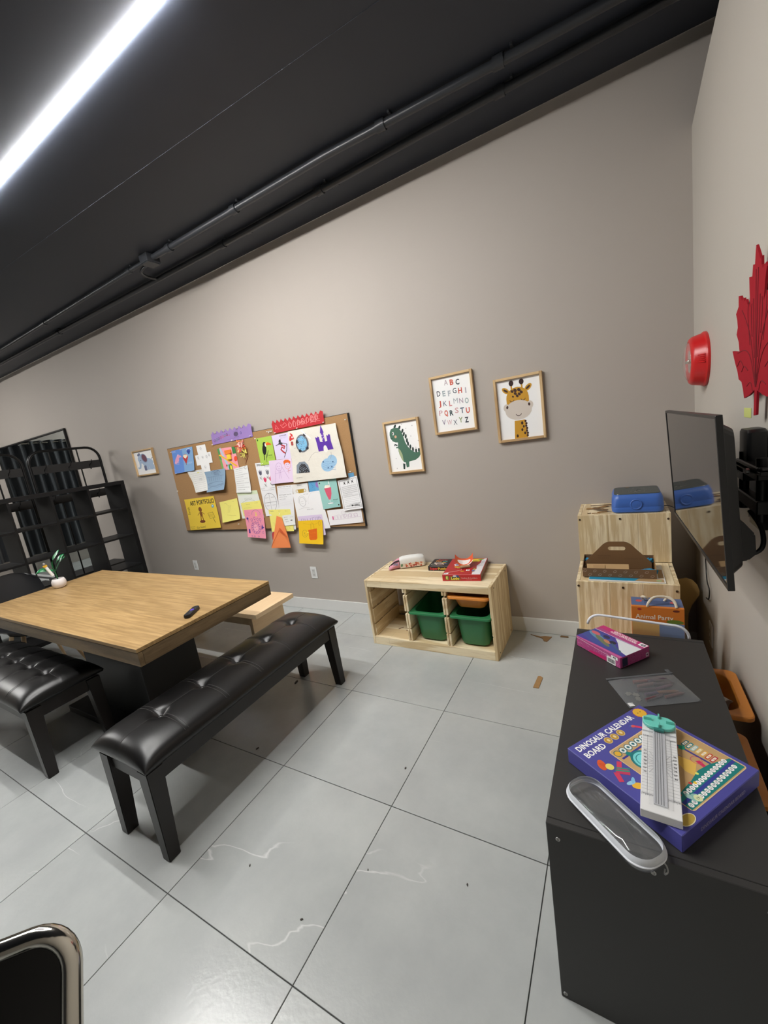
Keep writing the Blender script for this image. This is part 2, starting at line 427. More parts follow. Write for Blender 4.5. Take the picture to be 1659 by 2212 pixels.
# ------------------------------------------------------------------ ceiling lights (lit rectangles of strip light)
M_LED = emit_mat('led_diffuser', (1, .985, .955, 1), LED_POWER)
M_LEDH = mat('led_housing', (70, 72, 75), .4, metal=.5)
def led_ring(x0, x1, y0, y1, label):
    t = thing('ceiling_light', label, 'ceiling light', ((x0+x1)/2, (y0+y1)/2, zc((x0+x1)/2)-.035), 0, 'rectangular strip lights on the ceiling')
    ox, oy, oz = t.location
    w_ = .0125
    def zz(x): return zc(x)-oz
    for yy in (y0, y1):
        b = bmesh.new(); V = []
        for x in (x0+w_, x1-w_):
            for (dy, dz) in ((-w_, 0), (w_, 0), (w_, -.010), (-w_, -.010)): V.append(b.verts.new((x-ox, yy-oy+dy, zz(x)+dz)))
        for f in ((0, 1, 2, 3), (7, 6, 5, 4), (0, 4, 5, 1), (1, 5, 6, 2), (2, 6, 7, 3), (3, 7, 4, 0)): b.faces.new([V[i] for i in f])
        bmesh.ops.recalc_face_normals(b, faces=b.faces)
        obj('light_strip', b, M_LED, t)
    for xx in (x0, x1):
        obj('light_strip', box(xx-w_-ox, xx+w_-ox, y0-w_-oy, y1+w_-oy, zz(xx)-.010, zz(xx)-.0005), M_LED, t)
        for yy in (y0, y1): obj('corner_cap', box(xx-w_-.002-ox, xx+w_+.002-ox, yy-w_-.002-oy, yy+w_+.002-oy, zz(xx)-.006, zz(xx)), M_LEDH, t)
    return t
led_ring(-3.25, -1.24, .42, 1.243, 'bright white strip light on the black ceiling above the oak table')
led_ring(-8.97, -6.96, -.40, .42, 'white strip light frame on the ceiling far left beyond the bookcase')

# ------------------------------------------------------------------ conduits along the ceiling
M_COND = mat('black_conduit', (44, 46, 50), .35, spec=.5)
def conduit(name, label, pts, r, rings):
    t = thing(name, label, 'conduit', pts[0])
    o = Vector(pts[0])
    obj('pipe', tube([Vector(p)-o for p in pts], r, 12), M_COND, t, True, 50)
    for (i, f) in rings:
        a, b = Vector(pts[i]), Vector(pts[i+1]); p = a.lerp(b, f)-o; d = (b-a).normalized()
        obj('coupling', cyl(p-d*.025, p+d*.025, r*1.35, n=12), M_COND, t, True, 50)
        obj('strap', box(p.x+.06, p.x+.072, p.y-r*1.7, p.y+r*1.7, p.z+r*.6, p.z+r+.004, .001, 1), M_COND, t)
    return t
def cp(x, y, d=.026): return (x, y, zc(x)-d)
conduit('conduit_pipe', 'thick black conduit on the ceiling running right from the junction box',
        [cp(-3.05, 2.238), cp(-1.378, 2.249), cp(-.158, 2.318), cp(2.6, 2.45)], .021, [(0, .12), (0, .55), (1, .3), (1, .8)])
conduit('conduit_pipe', 'thin black conduit on the ceiling running left from the junction box',
        [cp(-3.15, 2.238, .02), cp(-6.25, 2.262, .02), cp(-9.5, 2.28, .02)], .015, [(0, .08), (0, .6)])
conduit('conduit_pipe', 'long black conduit nearest the back wall along the ceiling',
        [cp(-9.5, 2.44), cp(-6.9, 2.455), cp(-2.735, 2.49), cp(-.893, 2.478), (.015, 2.484, zc(0)-.026), cp(2.6, 2.5)], .02, [(1, .4), (2, .1), (2, .62), (3, .5)])
conduit('conduit_pipe', 'slim black cable pipe beside the long conduit',
        [cp(-2.9, 2.535, .012), cp(-.893, 2.522, .012), cp(2.6, 2.54, .012)], .009, [(0, .3), (0, .7)])
jb = thing('junction_box', 'small black junction box joining the ceiling conduits', 'junction box', (-3.1, 2.238, zc(-3.1)))
obj('body', box(-.05, .05, -.055, .055, -.06, -.001, .004, 2), M_COND, jb)
obj('cover', box(-.046, .046, -.051, .051, -.066, -.06, .002, 1), M_COND, jb)
obj('elbow_pipe', tube(smooth_path([(-.05, .03, -.03), (-.16, .04, -.03), (-.24, .07, -.03), (-.28, .14, -.03), (-.28, .22, -.03)]), .011, 10), M_COND, jb, True, 50)

# ================================================================== FURNITURE
# ------------------------------------------------------------------ dining table
tbl = thing('dining_table', 'large oak dining table with thick edge and black pedestal', 'table', (-2.945, 1.2725, 0))
hx, hy = 1.025, .4165
obj('tabletop', box(-hx, hx, -hy, hy, .731, .75, .0012, 1), OAK, tbl)
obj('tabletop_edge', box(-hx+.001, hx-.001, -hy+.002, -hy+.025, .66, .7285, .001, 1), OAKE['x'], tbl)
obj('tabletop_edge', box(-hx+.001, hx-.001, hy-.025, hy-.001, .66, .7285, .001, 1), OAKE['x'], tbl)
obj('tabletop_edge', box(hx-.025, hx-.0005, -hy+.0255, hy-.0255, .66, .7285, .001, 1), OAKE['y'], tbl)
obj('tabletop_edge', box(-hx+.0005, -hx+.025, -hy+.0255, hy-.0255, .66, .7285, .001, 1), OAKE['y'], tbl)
obj('underside_panel', box(-hx+.0255, hx-.0255, -hy+.0255, hy-.0255, .66, .6775), M_BLACKT, tbl)
ox = .13
obj('pedestal', box(-.345+ox, .345+ox, -.175, .185, .045, .66, .004, 2), M_BLACKT, tbl)
obj('base_plate', box(-.52+ox, .52+ox, -.285, .29, .0005, .045, .004, 2), M_BLACKT, tbl)
for px in (-.31, .31): obj('screw', cyl((px+ox, -.1755, .60), (px+ox, -.1795, .60), .006, n=12), M_STEEL, tbl)

# ------------------------------------------------------------------ tufted benches
def cushion(L_, W_, zb, zt, btn):
    nx, ny = 230, 48
    V = []; F = []
    def h(u, v):
        U, Vv = u/(L_/2), v/(W_/2)
        e = max(0, 1-abs(Vv)**3.2)**.5 * max(0, 1-abs(U)**16)**.5
        z = zb+.012+(zt-zb-.012)*e
        for bx in btn:      # button dimples, and a double cross seam through every button
            d2 = ((u-bx)/.030)**2+(v/.026)**2
            z -= .022*math.exp(-d2)
            z -= .006*math.exp(-((u-bx)/.03)**2-(v/.07)**2)
            z -= .0012*math.exp(-((u-bx)/.008)**2)*e
        z -= .0015*math.exp(-(v/.008)**2)*e
        return z
    for i in range(nx+1):
        a = -1+2*i/nx; u = L_/2*math.copysign(1-(1-abs(a))**1.15, a)
        for j in range(ny+1):
            b = -1+2*j/ny; v = W_/2*math.copysign(1-(1-abs(b))**1.5, b)
            # outline slightly concave between pointed corners
            vv = v*(1-.02*(1-abs(u/(L_/2))**8)*abs(v/(W_/2))**6); uu = u*(1-.006*(1-(v/(W_/2))**2)*abs(u/(L_/2))**20)
            V.append((uu, vv, h(u, v)))
    for i in range(nx):
        for j in range(ny):
            a = i*(ny+1)+j; F.append((a, a+ny+1, a+ny+2, a+1))
    # skirt down and bottom
    top = len(V)
    rim = [i*(ny+1) for i in range(nx+1)]+[nx*(ny+1)+j for j in range(1, ny+1)]+[i*(ny+1)+ny for i in range(nx-1, -1, -1)]+[j for j in range(ny-1, 0, -1)]
    for r in rim: V.append((V[r][0]*.992, V[r][1]*.975, zb))
    m = len(rim)
    for k in range(m): F.append((rim[k], top+k, top+(k+1) % m, rim[(k+1) % m]))
    F.append([top+k for k in range(m)])
    b = bmesh.new(); me = raw(V, F); b.from_mesh(me); bpy.data.meshes.remove(me)
    bmesh.ops.recalc_face_normals(b, faces=b.faces)
    return b
BT = [-.4245, -.2125, 0, .2125, .4245]
def make_bench(label, loc, rz):
    t = thing('tufted_bench', label, 'bench', loc, rz, 'black tufted benches at the table')
    L_, W_ = 1.25, .405
    cu = obj('cushion', cushion(L_, W_, .415, .500, BT), M_LEATHER, t, True)
    for bx in BT:
        obj('button', lathe([(0, .0065), (.006, .006), (.0105, .003), (.012, 0)], 16, M=Matrix.Translation((bx, 0, .4725))), M_LEATHER, cu, True)
        obj('button_ring', tube([(bx+.0145*math.cos(a), .0145*math.sin(a), .4722) for a in [2*PI*i/18 for i in range(18)]], .0016, 6, closed=True), M_BLACKP, cu)
        for s in (-.008, .008):
            for sg in (-1, 1):
                ps = []
                for q in range(9):
                    v = sg*(.03+.155*q/8); e = max(0, 1-abs(v/(W_/2))**3.2)**.5
                    ps.append((bx+s, v, .427+(.073)*e-.0012*math.exp(-1)*e-.022*math.exp(-(.008/.03)**2-(v/.026)**2)-.006*math.exp(-(.008/.03)**2-(v/.07)**2)+.0003))
                obj('seam', tube(ps, .0011, 5), M_THREAD, cu)
    def hz(u):
        z = .427+.073*max(0, 1-abs(u/(L_/2))**16)**.5-.0015
        for bx in BT: z -= .022*math.exp(-((u-bx)/.030)**2)+.006*math.exp(-((u-bx)/.03)**2)+.0012*math.exp(-((u-bx)/.008)**2)
        return z+.0004
    ends = [-.595]+BT+[.595]
    for a, b in zip(ends, ends[1:]):
        a_, b_ = (a+.017 if a > -.59 else a), (b-.017 if b < .59 else b)
        obj('seam', tube([(a_+(b_-a_)*q/14, 0, hz(a_+(b_-a_)*q/14)) for q in range(15)], .0009, 5), M_THREAD, cu)
    # frame
    obj('apron', box(-.60, .60, -.172, -.155, .335, .415, .002, 1), M_BLACKWOOD, t)
    obj('apron', box(-.60, .60, .155, .172, .335, .415, .002, 1), M_BLACKWOOD, t)
    obj('apron', box(-.600, -.582, -.154, .154, .335, .415, .002, 1), M_BLACKWOOD, t)
    obj('apron', box(.582, .600, -.154, .154, .335, .415, .002, 1), M_BLACKWOOD, t)
    for sx in (-1, 1):
        for sy in (-1, 1):
            b = bmesh.new(); V = []
            ax, ay = sx*.612, sy*.178     # outer corner
            for z, w_ in ((0, .048), (.40, .068)):
                x_o, y_o = ax+(0 if z else sx*.006), ay
                for (px, py) in ((0, 0), (-sx*w_, 0), (-sx*w_, -sy*w_), (0, -sy*w_)):
                    V.append(b.verts.new((x_o+px, y_o+py, z+.0005)))
            for f in ((0, 1, 2, 3), (4, 5, 6, 7), (0, 1, 5, 4), (1, 2, 6, 5), (2, 3, 7, 6), (3, 0, 4, 7)): b.faces.new([V[i] for i in f])
            bmesh.ops.recalc_face_normals(b, faces=b.faces)
            bmesh.ops.bevel(b, geom=list(b.edges), offset=.0025, segments=2, affect='EDGES')
            obj('leg', b, M_BLACKWOOD, t)
    return t
make_bench('black tufted leather bench at the right end of the oak table', (-1.773, 1.237, 0), PI/2)
make_bench('black tufted leather bench along the near side of the oak table', (-3.32, .805, 0), 0)

# ------------------------------------------------------------------ maple bench behind the table
mb = thing('wooden_bench', 'pale maple plywood bench behind the oak table', 'bench', (-2.9, 1.99, 0))
obj('seat', box(-.66, .65, -.19, .20, .395, .43, .002, 1), MAPLE, mb)
for x in (-.58, .535): obj('leg', box(x-.017, x+.017, -.155, .165, .0005, .395, .002, 1), MAPLE, mb)
obj('apron', box(-.563, .518, -.14, -.11, .31, .395, .002, 1), MAPLE, mb)

# ------------------------------------------------------------------ shell chair at the far end
sc = thing('shell_chair', 'black plastic shell chair with wooden legs at the left table end', 'chair', (-4.22, 1.2, 0))
def shell():
    V = []; F = []; n, m = 22, 18
    prof = smooth_path([(.25, 0, .435), (.20, 0, .45), (.08, 0, .435), (-.08, 0, .43), (-.18, 0, .46), (-.225, 0, .56), (-.25, 0, .70), (-.27, 0, .84), (-.272, 0, .87)], 3)
    n = len(prof)-1
    for i, p in enumerate(prof):
        t = i/n
        q_ = min(1, max(0, (t-.45)/.55)); q_ = q_*q_*(3-2*q_)
        hw = .225-.055*q_**2
        for j in range(m+1):
            s = -1+2*j/m
            V.append((p.x+.075*abs(s)**2.4*q_, s*hw, p.z+.055*abs(s)**3*(1-q_)-.075*abs(s)**3*q_**3))
    for i in range(n):
        for j in range(m):
            a = i*(m+1)+j; F.append((a, a+1, a+m+2, a+m+1))
    b = bmesh.new(); me = raw(V, F); b.from_mesh(me); bpy.data.meshes.remove(me)
    bmesh.ops.recalc_face_normals(b, faces=b.faces)
    bmesh.ops.solidify(b, geom=list(b.faces), thickness=.007)
    return b
obj('shell', shell(), mat('black_shell_plastic', (30, 31, 34), .45), sc, True, 60)
for sx, sy in ((1, 1), (1, -1), (-1, 1), (-1, -1)):
    obj('leg', cyl((sx*.23-.01, sy*.215, .0005), (sx*.11-.01, sy*.11, .415), .010, .016, 12), MAPLE, sc, True, 50)
obj('leg_frame', tube([(.11, .11, .41), (.11, -.11, .41), (-.13, -.11, .41), (-.13, .11, .41)], .006, 8, closed=True), M_BMETAL, sc)

# ------------------------------------------------------------------ pine storage frame (bins)
def pine_frame():
    t = thing('toy_shelf', 'low pine toy shelf with pull-out bins against the back wall', 'shelf', (-1.183, 2.545, 0))
    W2, D2, H = .4725, .215, .512        # half width, half depth
    # side panels
    for s in (-1, 1):
        x_a, x_b = (s*W2-s*.018, s*W2) if s > 0 else (s*W2, s*W2+.018)
        obj('side_panel', box(min(x_a, x_b), max(x_a, x_b), -D2, D2, .0005, H, .002, 1), PINE['z'], t)
    obj('top_board', box(-W2+.0185, W2-.0185, -D2+.02, D2, H-.02, H-.002, .001, 1), PINE['x'], t)
    obj('top_rail', box(-W2+.0185, W2-.0185, -D2+.001, -D2+.0195, H-.052, H-.001, .0015, 1), PINE['x'], t)
    obj('bottom_board', box(-W2+.0185, W2-.0185, -D2+.0195, D2-.04, .04, .055, .001, 1), PINE['x'], t)
    obj('bottom_rail', box(-W2+.0185, W2-.0185, -D2+.001, -D2+.019, .0005, .062, .0015, 1), PINE['x'], t)
    obj('back_rail', box(-W2+.0185, W2-.0185, D2-.02, D2, .055, .12, .001, 1), PINE['x'], t)
    bays = [-W2+.018, -.1585, .1385, W2-.018]
    z0, z1 = .0555, H-.0525
    pans = []
    for k in (1, 2):
        x = bays[k]; pans.append((x, x+.018))
    def runners(xa, xb, fr):
        """grooved panel: thick strips with gaps between them"""
        zs = [z0, .150, .160, .2705, .2895, .4095, .4285, z1]
        for a, b in ((0, 1), (2, 3), (4, 5), (6, 7)):
            obj('runner', box(xa, xb, fr, D2-.03, zs[a], zs[b], .002, 1), PINE['y'], t)
    for k, (xa, xb) in enumerate(pans):
        obj('divider', box(xa+.006, xb-.006, -D2+.012, D2-.03, z0, z1), PINE['y'], t)
        runners(xa-.008, xa+.0058, -D2+.004); runners(xb-.0058, xb+.008, -D2+.004)
    runners(-W2+.0183, -W2+.028, -D2+.02); runners(W2-.028, W2-.0183, -D2+.02)
    for z in (.03, H-.03):
        for y in (-D2+.06, D2-.06):
            obj('screw_plug', cyl((W2, y, z), (W2+.0012, y, z), .005, n=10), M_SCREWD, t)
    return t
pine_frame()

def bin_mesh(w_, d_, h, rim=.028, r=.05):
    """tapered tub with a wide flat rim; top of the rim at z=h"""
    wi, di = w_-2*rim, d_-2*rim
    S = [(wi*.80, di*.84, r*.8, 0), (wi*.86, di*.89, r, .012), (wi*.985, di*.985, r, h-.022), (wi, di, r, h-.012),
         (w_-.006, d_-.006, r*.5, h-.012), (w_, d_, r*.5, h-.016), (w_, d_, r*.5, h-.003), (w_-.005, d_-.005, r*.5, h),
         (wi+.004, di+.004, r, h), (wi-.004, di-.004, r, h-.004), (wi*.84, di*.87, r, .014), (wi*.80, di*.84, r*.8, .006)]
    return loft(S, 7, True, True)
def toy_bin(label, loc, w_, d_, h, m, group, rz=0):
    t = thing('toy_bin', label, 'bin', loc, rz, group)
    b = bin_mesh(w_, d_, h); 
    obj('tub', b, m, t, True, 40)
    return t
# three bins in the low pine shelf
toy_bin('deep green plastic bin in the middle bay of the pine shelf', (-1.1835, 2.532, .066), .289, .40, .222, M_GREEN, 'bins in the pine shelf')
toy_bin('deep green plastic bin below the orange tray in the pine shelf', (-.877, 2.532, .066), .283, .40, .222, M_GREEN, 'bins in the pine shelf')
toy_bin('shallow orange tray above the green bin in the pine shelf', (-.877, 2.532, .335), .283, .40, .092, M_ORANGE, 'bins in the pine shelf')

# ------------------------------------------------------------------ pine stair-step storage unit in the corner
def stair_unit():
    t = thing('step_shelf', 'tall pine step-shaped storage unit in the right corner', 'shelf', (.01, 2.30, 0))
    xl, xr = -.218, .218
    steps = [(.16, .4685, .92), (-.15, .16, .65), (-.469, -.15, .375)]     # y range relative, top z
    for (ya, yb, zt) in steps:
        zlow = {.92: .651, .65: .376, .375: .0005}[zt]
        # riser: three boards side by side with vertical grain
        ws = [xl, xl+.15, xl+.29, xr]
        for k in range(3):
            obj('riser_board', box(ws[k]+.0004, ws[k+1]-.0004, ya+.0003, ya+.0175, zlow if zt != .375 else .0005, zt-.0005, .0007, 1), PINE['z'], t)
        for sx in (xl, xr-.018):
            obj('side_panel', box(sx+.0005, sx+.0175, ya+.018, yb-.0002, .0005 if zt > .7 else .0005, zt-.0008, .0007, 1), PINE['z'], t)
        obj('tread', box(xl+.0185, xr-.0185, ya+.018, yb-.0002, zt-.018, zt-.0012, .0007, 1), PINE['y'], t)
        for k, x in enumerate((xl+.011, -.01, xr-.012)):
            obj('screw', cyl((x, ya+.0005, zt-.024-.006*(k == 2)), (x, ya-.0025, zt-.024-.006*(k == 2)), .0055, n=12), M_SCREWD, t)
    obj('back_panel', box(xl+.0185, xr-.0185, .455, .4683, .0005, .90), PINE['z'], t)
    return t
stair_unit()

# ------------------------------------------------------------------ black storage unit in the foreground
bk = thing('toy_cabinet', 'low black toy storage cabinet in the right foreground', 'cabinet', (.0395, 1.333, 0))
xa, xb, ya, yb = -.2235, .2235, -.495, .49
obj('end_panel', box(xa, xb, ya, ya+.018, .0005, .5557, .0015, 1), M_BLACKM, bk)
obj('end_panel', box(xa, xb, yb-.018, yb, .0005, .557, .0015, 1), M_BLACKM, bk)
obj('top_board', box(xa, xb, ya+.0188, yb-.019, .5355, .5555, .0012, 1), M_BLACKM, bk)
obj('back_panel', box(xa+.001, xa+.016, ya+.0185, yb-.0185, .0005, .535), M_BLACKM, bk)
obj('bottom_board', box(xa+.0165, xb, ya+.0185, yb-.0185, .02, .04), M_BLACKM, bk)
obj('divider', box(xa+.0165, xb, -.165, -.147, .0405, .535), M_BLACKM, bk)
obj('divider', box(xa+.0165, xb, .165, .183, .0405, .535), M_BLACKM, bk)
for (x, z) in ((-.159, .517), (.033, .515), (.222, .514), (-.173, .016), (.222, .016)):
    b = lathe([(0, 0), (.002, .0003), (.0022, .0016), (.0044, .0018), (.0053, .0008), (.0055, 0)], 16, M=Matrix.Translation((x-.0395, ya, z)) @ Matrix.Rotation(PI/2, 4, 'X'))
    obj('screw', b, M_STEEL, bk, True)
toy_bin('farther orange tray in the black cabinet, with a white cup inside', (.143, 1.661, .385), .28, .425, .07, M_ORANGE, 'orange trays in the black cabinet', PI/2)
toy_bin('nearer orange tray in the black cabinet, beside the purple calendar box', (.105, 1.333, .362), .28, .425, .07, M_ORANGE, 'orange trays in the black cabinet', PI/2)
cup = thing('plastic_cup', 'small white plastic cup lying in the upper orange tray', 'cup', (.275, 1.66, .4205))
cup.rotation_euler = (PI/2, 0, .6)
obj('cup_wall', lathe([(.018, 0), (.022, .045), (.024, .047), (.0205, .046), (.0165, .003), (0, .003)], 20), mat('white_plastic', (216, 212, 206), .4), cup, True, 50)

# ================================================================== PRINT SYSTEM
_TXT = {}
def text_tris(s, bold=0.0):
    k = (s, bold)
    if k in _TXT: return _TXT[k]
    cu = bpy.data.curves.new('t', 'FONT'); cu.body = s; cu.size = 1; cu.resolution_u = 2; cu.fill_mode = 'FRONT'
    cu.align_x = 'CENTER'; cu.offset = bold
    o = bpy.data.objects.new('t', cu); COL.objects.link(o)
    dg = bpy.context.evaluated_depsgraph_get(); dg.update()
    me = bpy.data.meshes.new_from_object(o.evaluated_get(dg))
    me.calc_loop_triangles()
    V = [(v.co.x, v.co.y) for v in me.vertices]; T = [tuple(t.vertices) for t in me.loop_triangles]
    bpy.data.objects.remove(o); bpy.data.curves.remove(cu); bpy.data.meshes.remove(me)
    if V:
        x0 = min(v[0] for v in V); x1 = max(v[0] for v in V)
    else: x0 = x1 = 0
    _TXT[k] = (V, T, x0, x1); return _TXT[k]

class Ink:
    """flat print: coloured shapes in sheet units (u to the right, v downwards), mapped onto a surface"""
    def __init__(s, fmap): s.V = []; s.F = []; s.C = []; s.map = fmap; s.l = 1.0; s.maxe = None
    def tri(s, pts, tris, col):
        s.l += .06
        if s.maxe:
            pts = list(pts); st = [tuple(t) for t in tris]; tris = []
            while st:
                t = st.pop(); E = [(math.hypot(pts[t[i]][0]-pts[t[(i+1) % 3]][0], pts[t[i]][1]-pts[t[(i+1) % 3]][1]), i) for i in range(3)]
                e, i = max(E)
                if e <= s.maxe: tris.append(t); continue
                a, b, c = t[i], t[(i+1) % 3], t[(i+2) % 3]
                pts.append(((pts[a][0]+pts[b][0])/2, (pts[a][1]+pts[b][1])/2)); m_ = len(pts)-1
                st += [(a, m_, c), (m_, b, c)]
        base = len(s.V)
        s.V += [s.map(p[0], p[1], s.l) for p in pts]
        for t in tris: s.F.append(tuple(base+i for i in t)); s.C.append(col)
    def poly(s, pts, col):
        s.tri(pts, tessellate_polygon([[Vector((p[0], p[1], 0)) for p in pts]]), col)
    def dens(s, pts):
        out = []
        for i, p in enumerate(pts):
            q = pts[(i+1) % len(pts)]; d = math.hypot(q[0]-p[0], q[1]-p[1]); n = max(1, int(d/s.maxe))
            out += [(p[0]+(q[0]-p[0])*k/n, p[1]+(q[1]-p[1])*k/n) for k in range(n)]
        return out
    def rect(s, u0, v0, u1, v1, col, nx=1, ny=1):
        P = [(u0+(u1-u0)*i/nx, v0+(v1-v0)*j/ny) for j in range(ny+1) for i in range(nx+1)]; T = []
        for j in range(ny):
            for i in range(nx):
                a = j*(nx+1)+i; T += [(a, a+1, a+nx+2), (a, a+nx+2, a+nx+1)]
        s.tri(P, T, col)
    def rrect(s, u0, v0, u1, v1, r, col):
        s.poly([(x, y) for x, y in rrect(u1-u0, v1-v0, r, 4, (u0+u1)/2, (v0+v1)/2)], col)
    def ell(s, cu, cv, ru, rv, col, rot=0, n=20, a0=0, a1=2*PI):
        full = abs(a1-a0-2*PI) < 1e-4
        P = []
        for k in range(n if full else n+1):
            a = a0+(a1-a0)*k/n; x, y = ru*math.cos(a), rv*math.sin(a)
            P.append((cu+x*math.cos(rot)-y*math.sin(rot), cv+x*math.sin(rot)+y*math.cos(rot)))
        s.poly(P, col)
    def line(s, pts, w_, col, closed=False):
        n = len(pts); P = []; T = []
        for i, p in enumerate(pts):
            a = pts[i-1] if (i > 0 or closed) else p; b = pts[(i+1) % n] if (i < n-1 or closed) else p
            dx, dy = b[0]-a[0], b[1]-a[1]; d = math.hypot(dx, dy) or 1
            P += [(p[0]-dy/d*w_/2, p[1]+dx/d*w_/2), (p[0]+dy/d*w_/2, p[1]-dx/d*w_/2)]
        for i in range(n if closed else n-1):
            j = (i+1) % n; T += [(2*i, 2*i+1, 2*j+1), (2*i, 2*j+1, 2*j)]
        s.tri(P, T, col)
    def ring(s, cu, cv, ru, rv, w_, col, n=22, rot=0, a0=0, a1=2*PI):
        full = abs(a1-a0-2*PI) < 1e-4
        P = []
        for k in range(n if full else n+1):
            a = a0+(a1-a0)*k/n; x, y = ru*math.cos(a), rv*math.sin(a)
            P.append((cu+x*math.cos(rot)-y*math.sin(rot), cv+x*math.sin(rot)+y*math.cos(rot)))
        s.line(P, w_, col, full)
    def text(s, t, cu, cv, h, col, bold=0.0, rot=0, width=None, align='C'):
        V, T, x0, x1 = text_tris(t, bold)
        if not T: return
        k = h/.70; kx = k if width is None else width/max(1e-6, x1-x0)
        off = {'C': -(x0+x1)/2, 'L': -x0, 'R': -x1}[align]
        P = []
        for x, y in V:
            a, b = (x+off)*kx, -(y-.35)*k
            P.append((cu+a*math.cos(rot)-b*math.sin(rot), cv+a*math.sin(rot)+b*math.cos(rot)))
        s.tri(P, T, col)
    def scrib(s, u0, v0, u1, v1, w_, col, rows=4, seed=1):
        """hand scribble filling a box"""
        r = random.Random(seed); P = []
        n = rows*2
        for i in range(n+1):
            P.append(((u0 if i % 2 else u1)+r.uniform(-.06, .06)*(u1-u0), v0+(v1-v0)*i/n+r.uniform(-.3, .3)*(v1-v0)/n))
        s.line(P, w_, col)
    def words(s, u0, v0, u1, h, col, seed=1):
        """one line of small handwriting"""
        r = random.Random(seed); u = u0
        while u < u1:
            w_ = min(r.uniform(1.5, 5)*h*.55, u1-u)
            P = []; n = max(2, int(w_/(h*.3)))
            for i in range(n+1): P.append((u+w_*i/n, v0+(h*.42 if i % 2 else -h*.42)*r.uniform(.4, 1)))
            s.line(P, h*.2, col); u += w_+h*.5
    def build(s, parent, name='print', m=None):
        if not s.F: return None
        me = raw(s.V, s.F, name)
        at = me.attributes.new('Col', 'FLOAT_COLOR', 'CORNER')
        i = 0
        for p, c in zip(me.polygons, s.C):
            L_ = lin(c)
            for _ in range(p.loop_total): at.data[i].color = L_; i += 1
        o = obj(name, me, m or INK, parent); o['kind'] = 'stuff'
        return o

def plane_map(o, ux, uy, n, eps=.00012):
    o, ux, uy, n = Vector(o), Vector(ux), Vector(uy), Vector(n)
    return lambda u, v, l: o+ux*u+uy*v+n*(eps*l+.0002)

K = (28, 28, 30); W = (250, 250, 248)

# ================================================================== WALL: framed pictures
def frame(label, x0, x1, z0, z1, draw, Ad, fw=.016, tilt=0):
    cx, cz = (x0+x1)/2, (z0+z1)/2; w_, h = x1-x0, z1-z0
    t = thing('framed_picture', label, 'picture', (cx, Y1, cz), 0, 'framed animal and alphabet prints')
    t.rotation_euler = (0, tilt, 0)
    d0, d1 = -.026, -.001
    obj('frame_side', box(-w_/2, -w_/2+fw, d0, d1, -h/2, h/2, .0015, 1), FRAMEW['z'], t)
    obj('frame_side', box(w_/2-fw, w_/2, d0, d1, -h/2, h/2, .0015, 1), FRAMEW['z'], t)
    obj('frame_side', box(-w_/2+fw, w_/2-fw, d0, d1, h/2-fw, h/2, .0015, 1), FRAMEW['x'], t)
    obj('frame_side', box(-w_/2+fw, w_/2-fw, d0, d1, -h/2, -h/2+fw, .0015, 1), FRAMEW['x'], t)
    p = obj('print_sheet', box(-w_/2+fw+.0003, w_/2-fw-.0003, -.010, -.006, -h/2+fw+.0003, h/2-fw-.0003), mat('print_paper', (240, 240, 240), .55), t)
    iw, ih = w_-2*fw, h-2*fw
    ink = Ink(plane_map((-iw/2, -.010, ih/2), (iw, 0, 0), (0, 0, -ih/Ad), (0, -1, 0)))      # Ad: sheet height in drawing units
    draw(ink, Ad); ink.build(p)
    return t

def d_abc(k, A):
    rows = ['ABC', 'DEFGHI', 'JKLMNO', 'PQRSTU', 'VWXYZ']
    pal = [(178, 160, 166), (204, 92, 74), (62, 66, 78), (58, 62, 74), (160, 172, 176), (170, 176, 182), (70, 82, 92), (200, 84, 66), (176, 170, 180),
           (198, 78, 62), (84, 92, 116), (206, 130, 132), (170, 176, 182), (160, 140, 156), (158, 176, 176), (202, 160, 168), (204, 88, 68), (52, 70, 74),
           (206, 160, 164), (92, 104, 120), (204, 88, 70), (140, 130, 150), (208, 156, 164), (78, 88, 104), (122, 142, 74), (58, 62, 74)]
    i = 0; vv = [.15, .38, .62, .85, 1.09]
    for r, v in zip(rows, vv):
        n = len(r); w_ = .142 if n > 5 else .15
        for j, ch in enumerate(r):
            k.text(ch, .5+(j-(n-1)/2)*w_+(.0 if n > 3 else .02), v*A/1.30+.02*((i*7) % 3-1), .125, pal[i], 0 if ch in 'MNWKX' else (.03 if i % 3 else .012), 0, {'I': .03, 'M': .115, 'W': .125, 'J': .07, 'L': .075, 'F': .075, 'E': .08}.get(ch, .098))
            i += 1
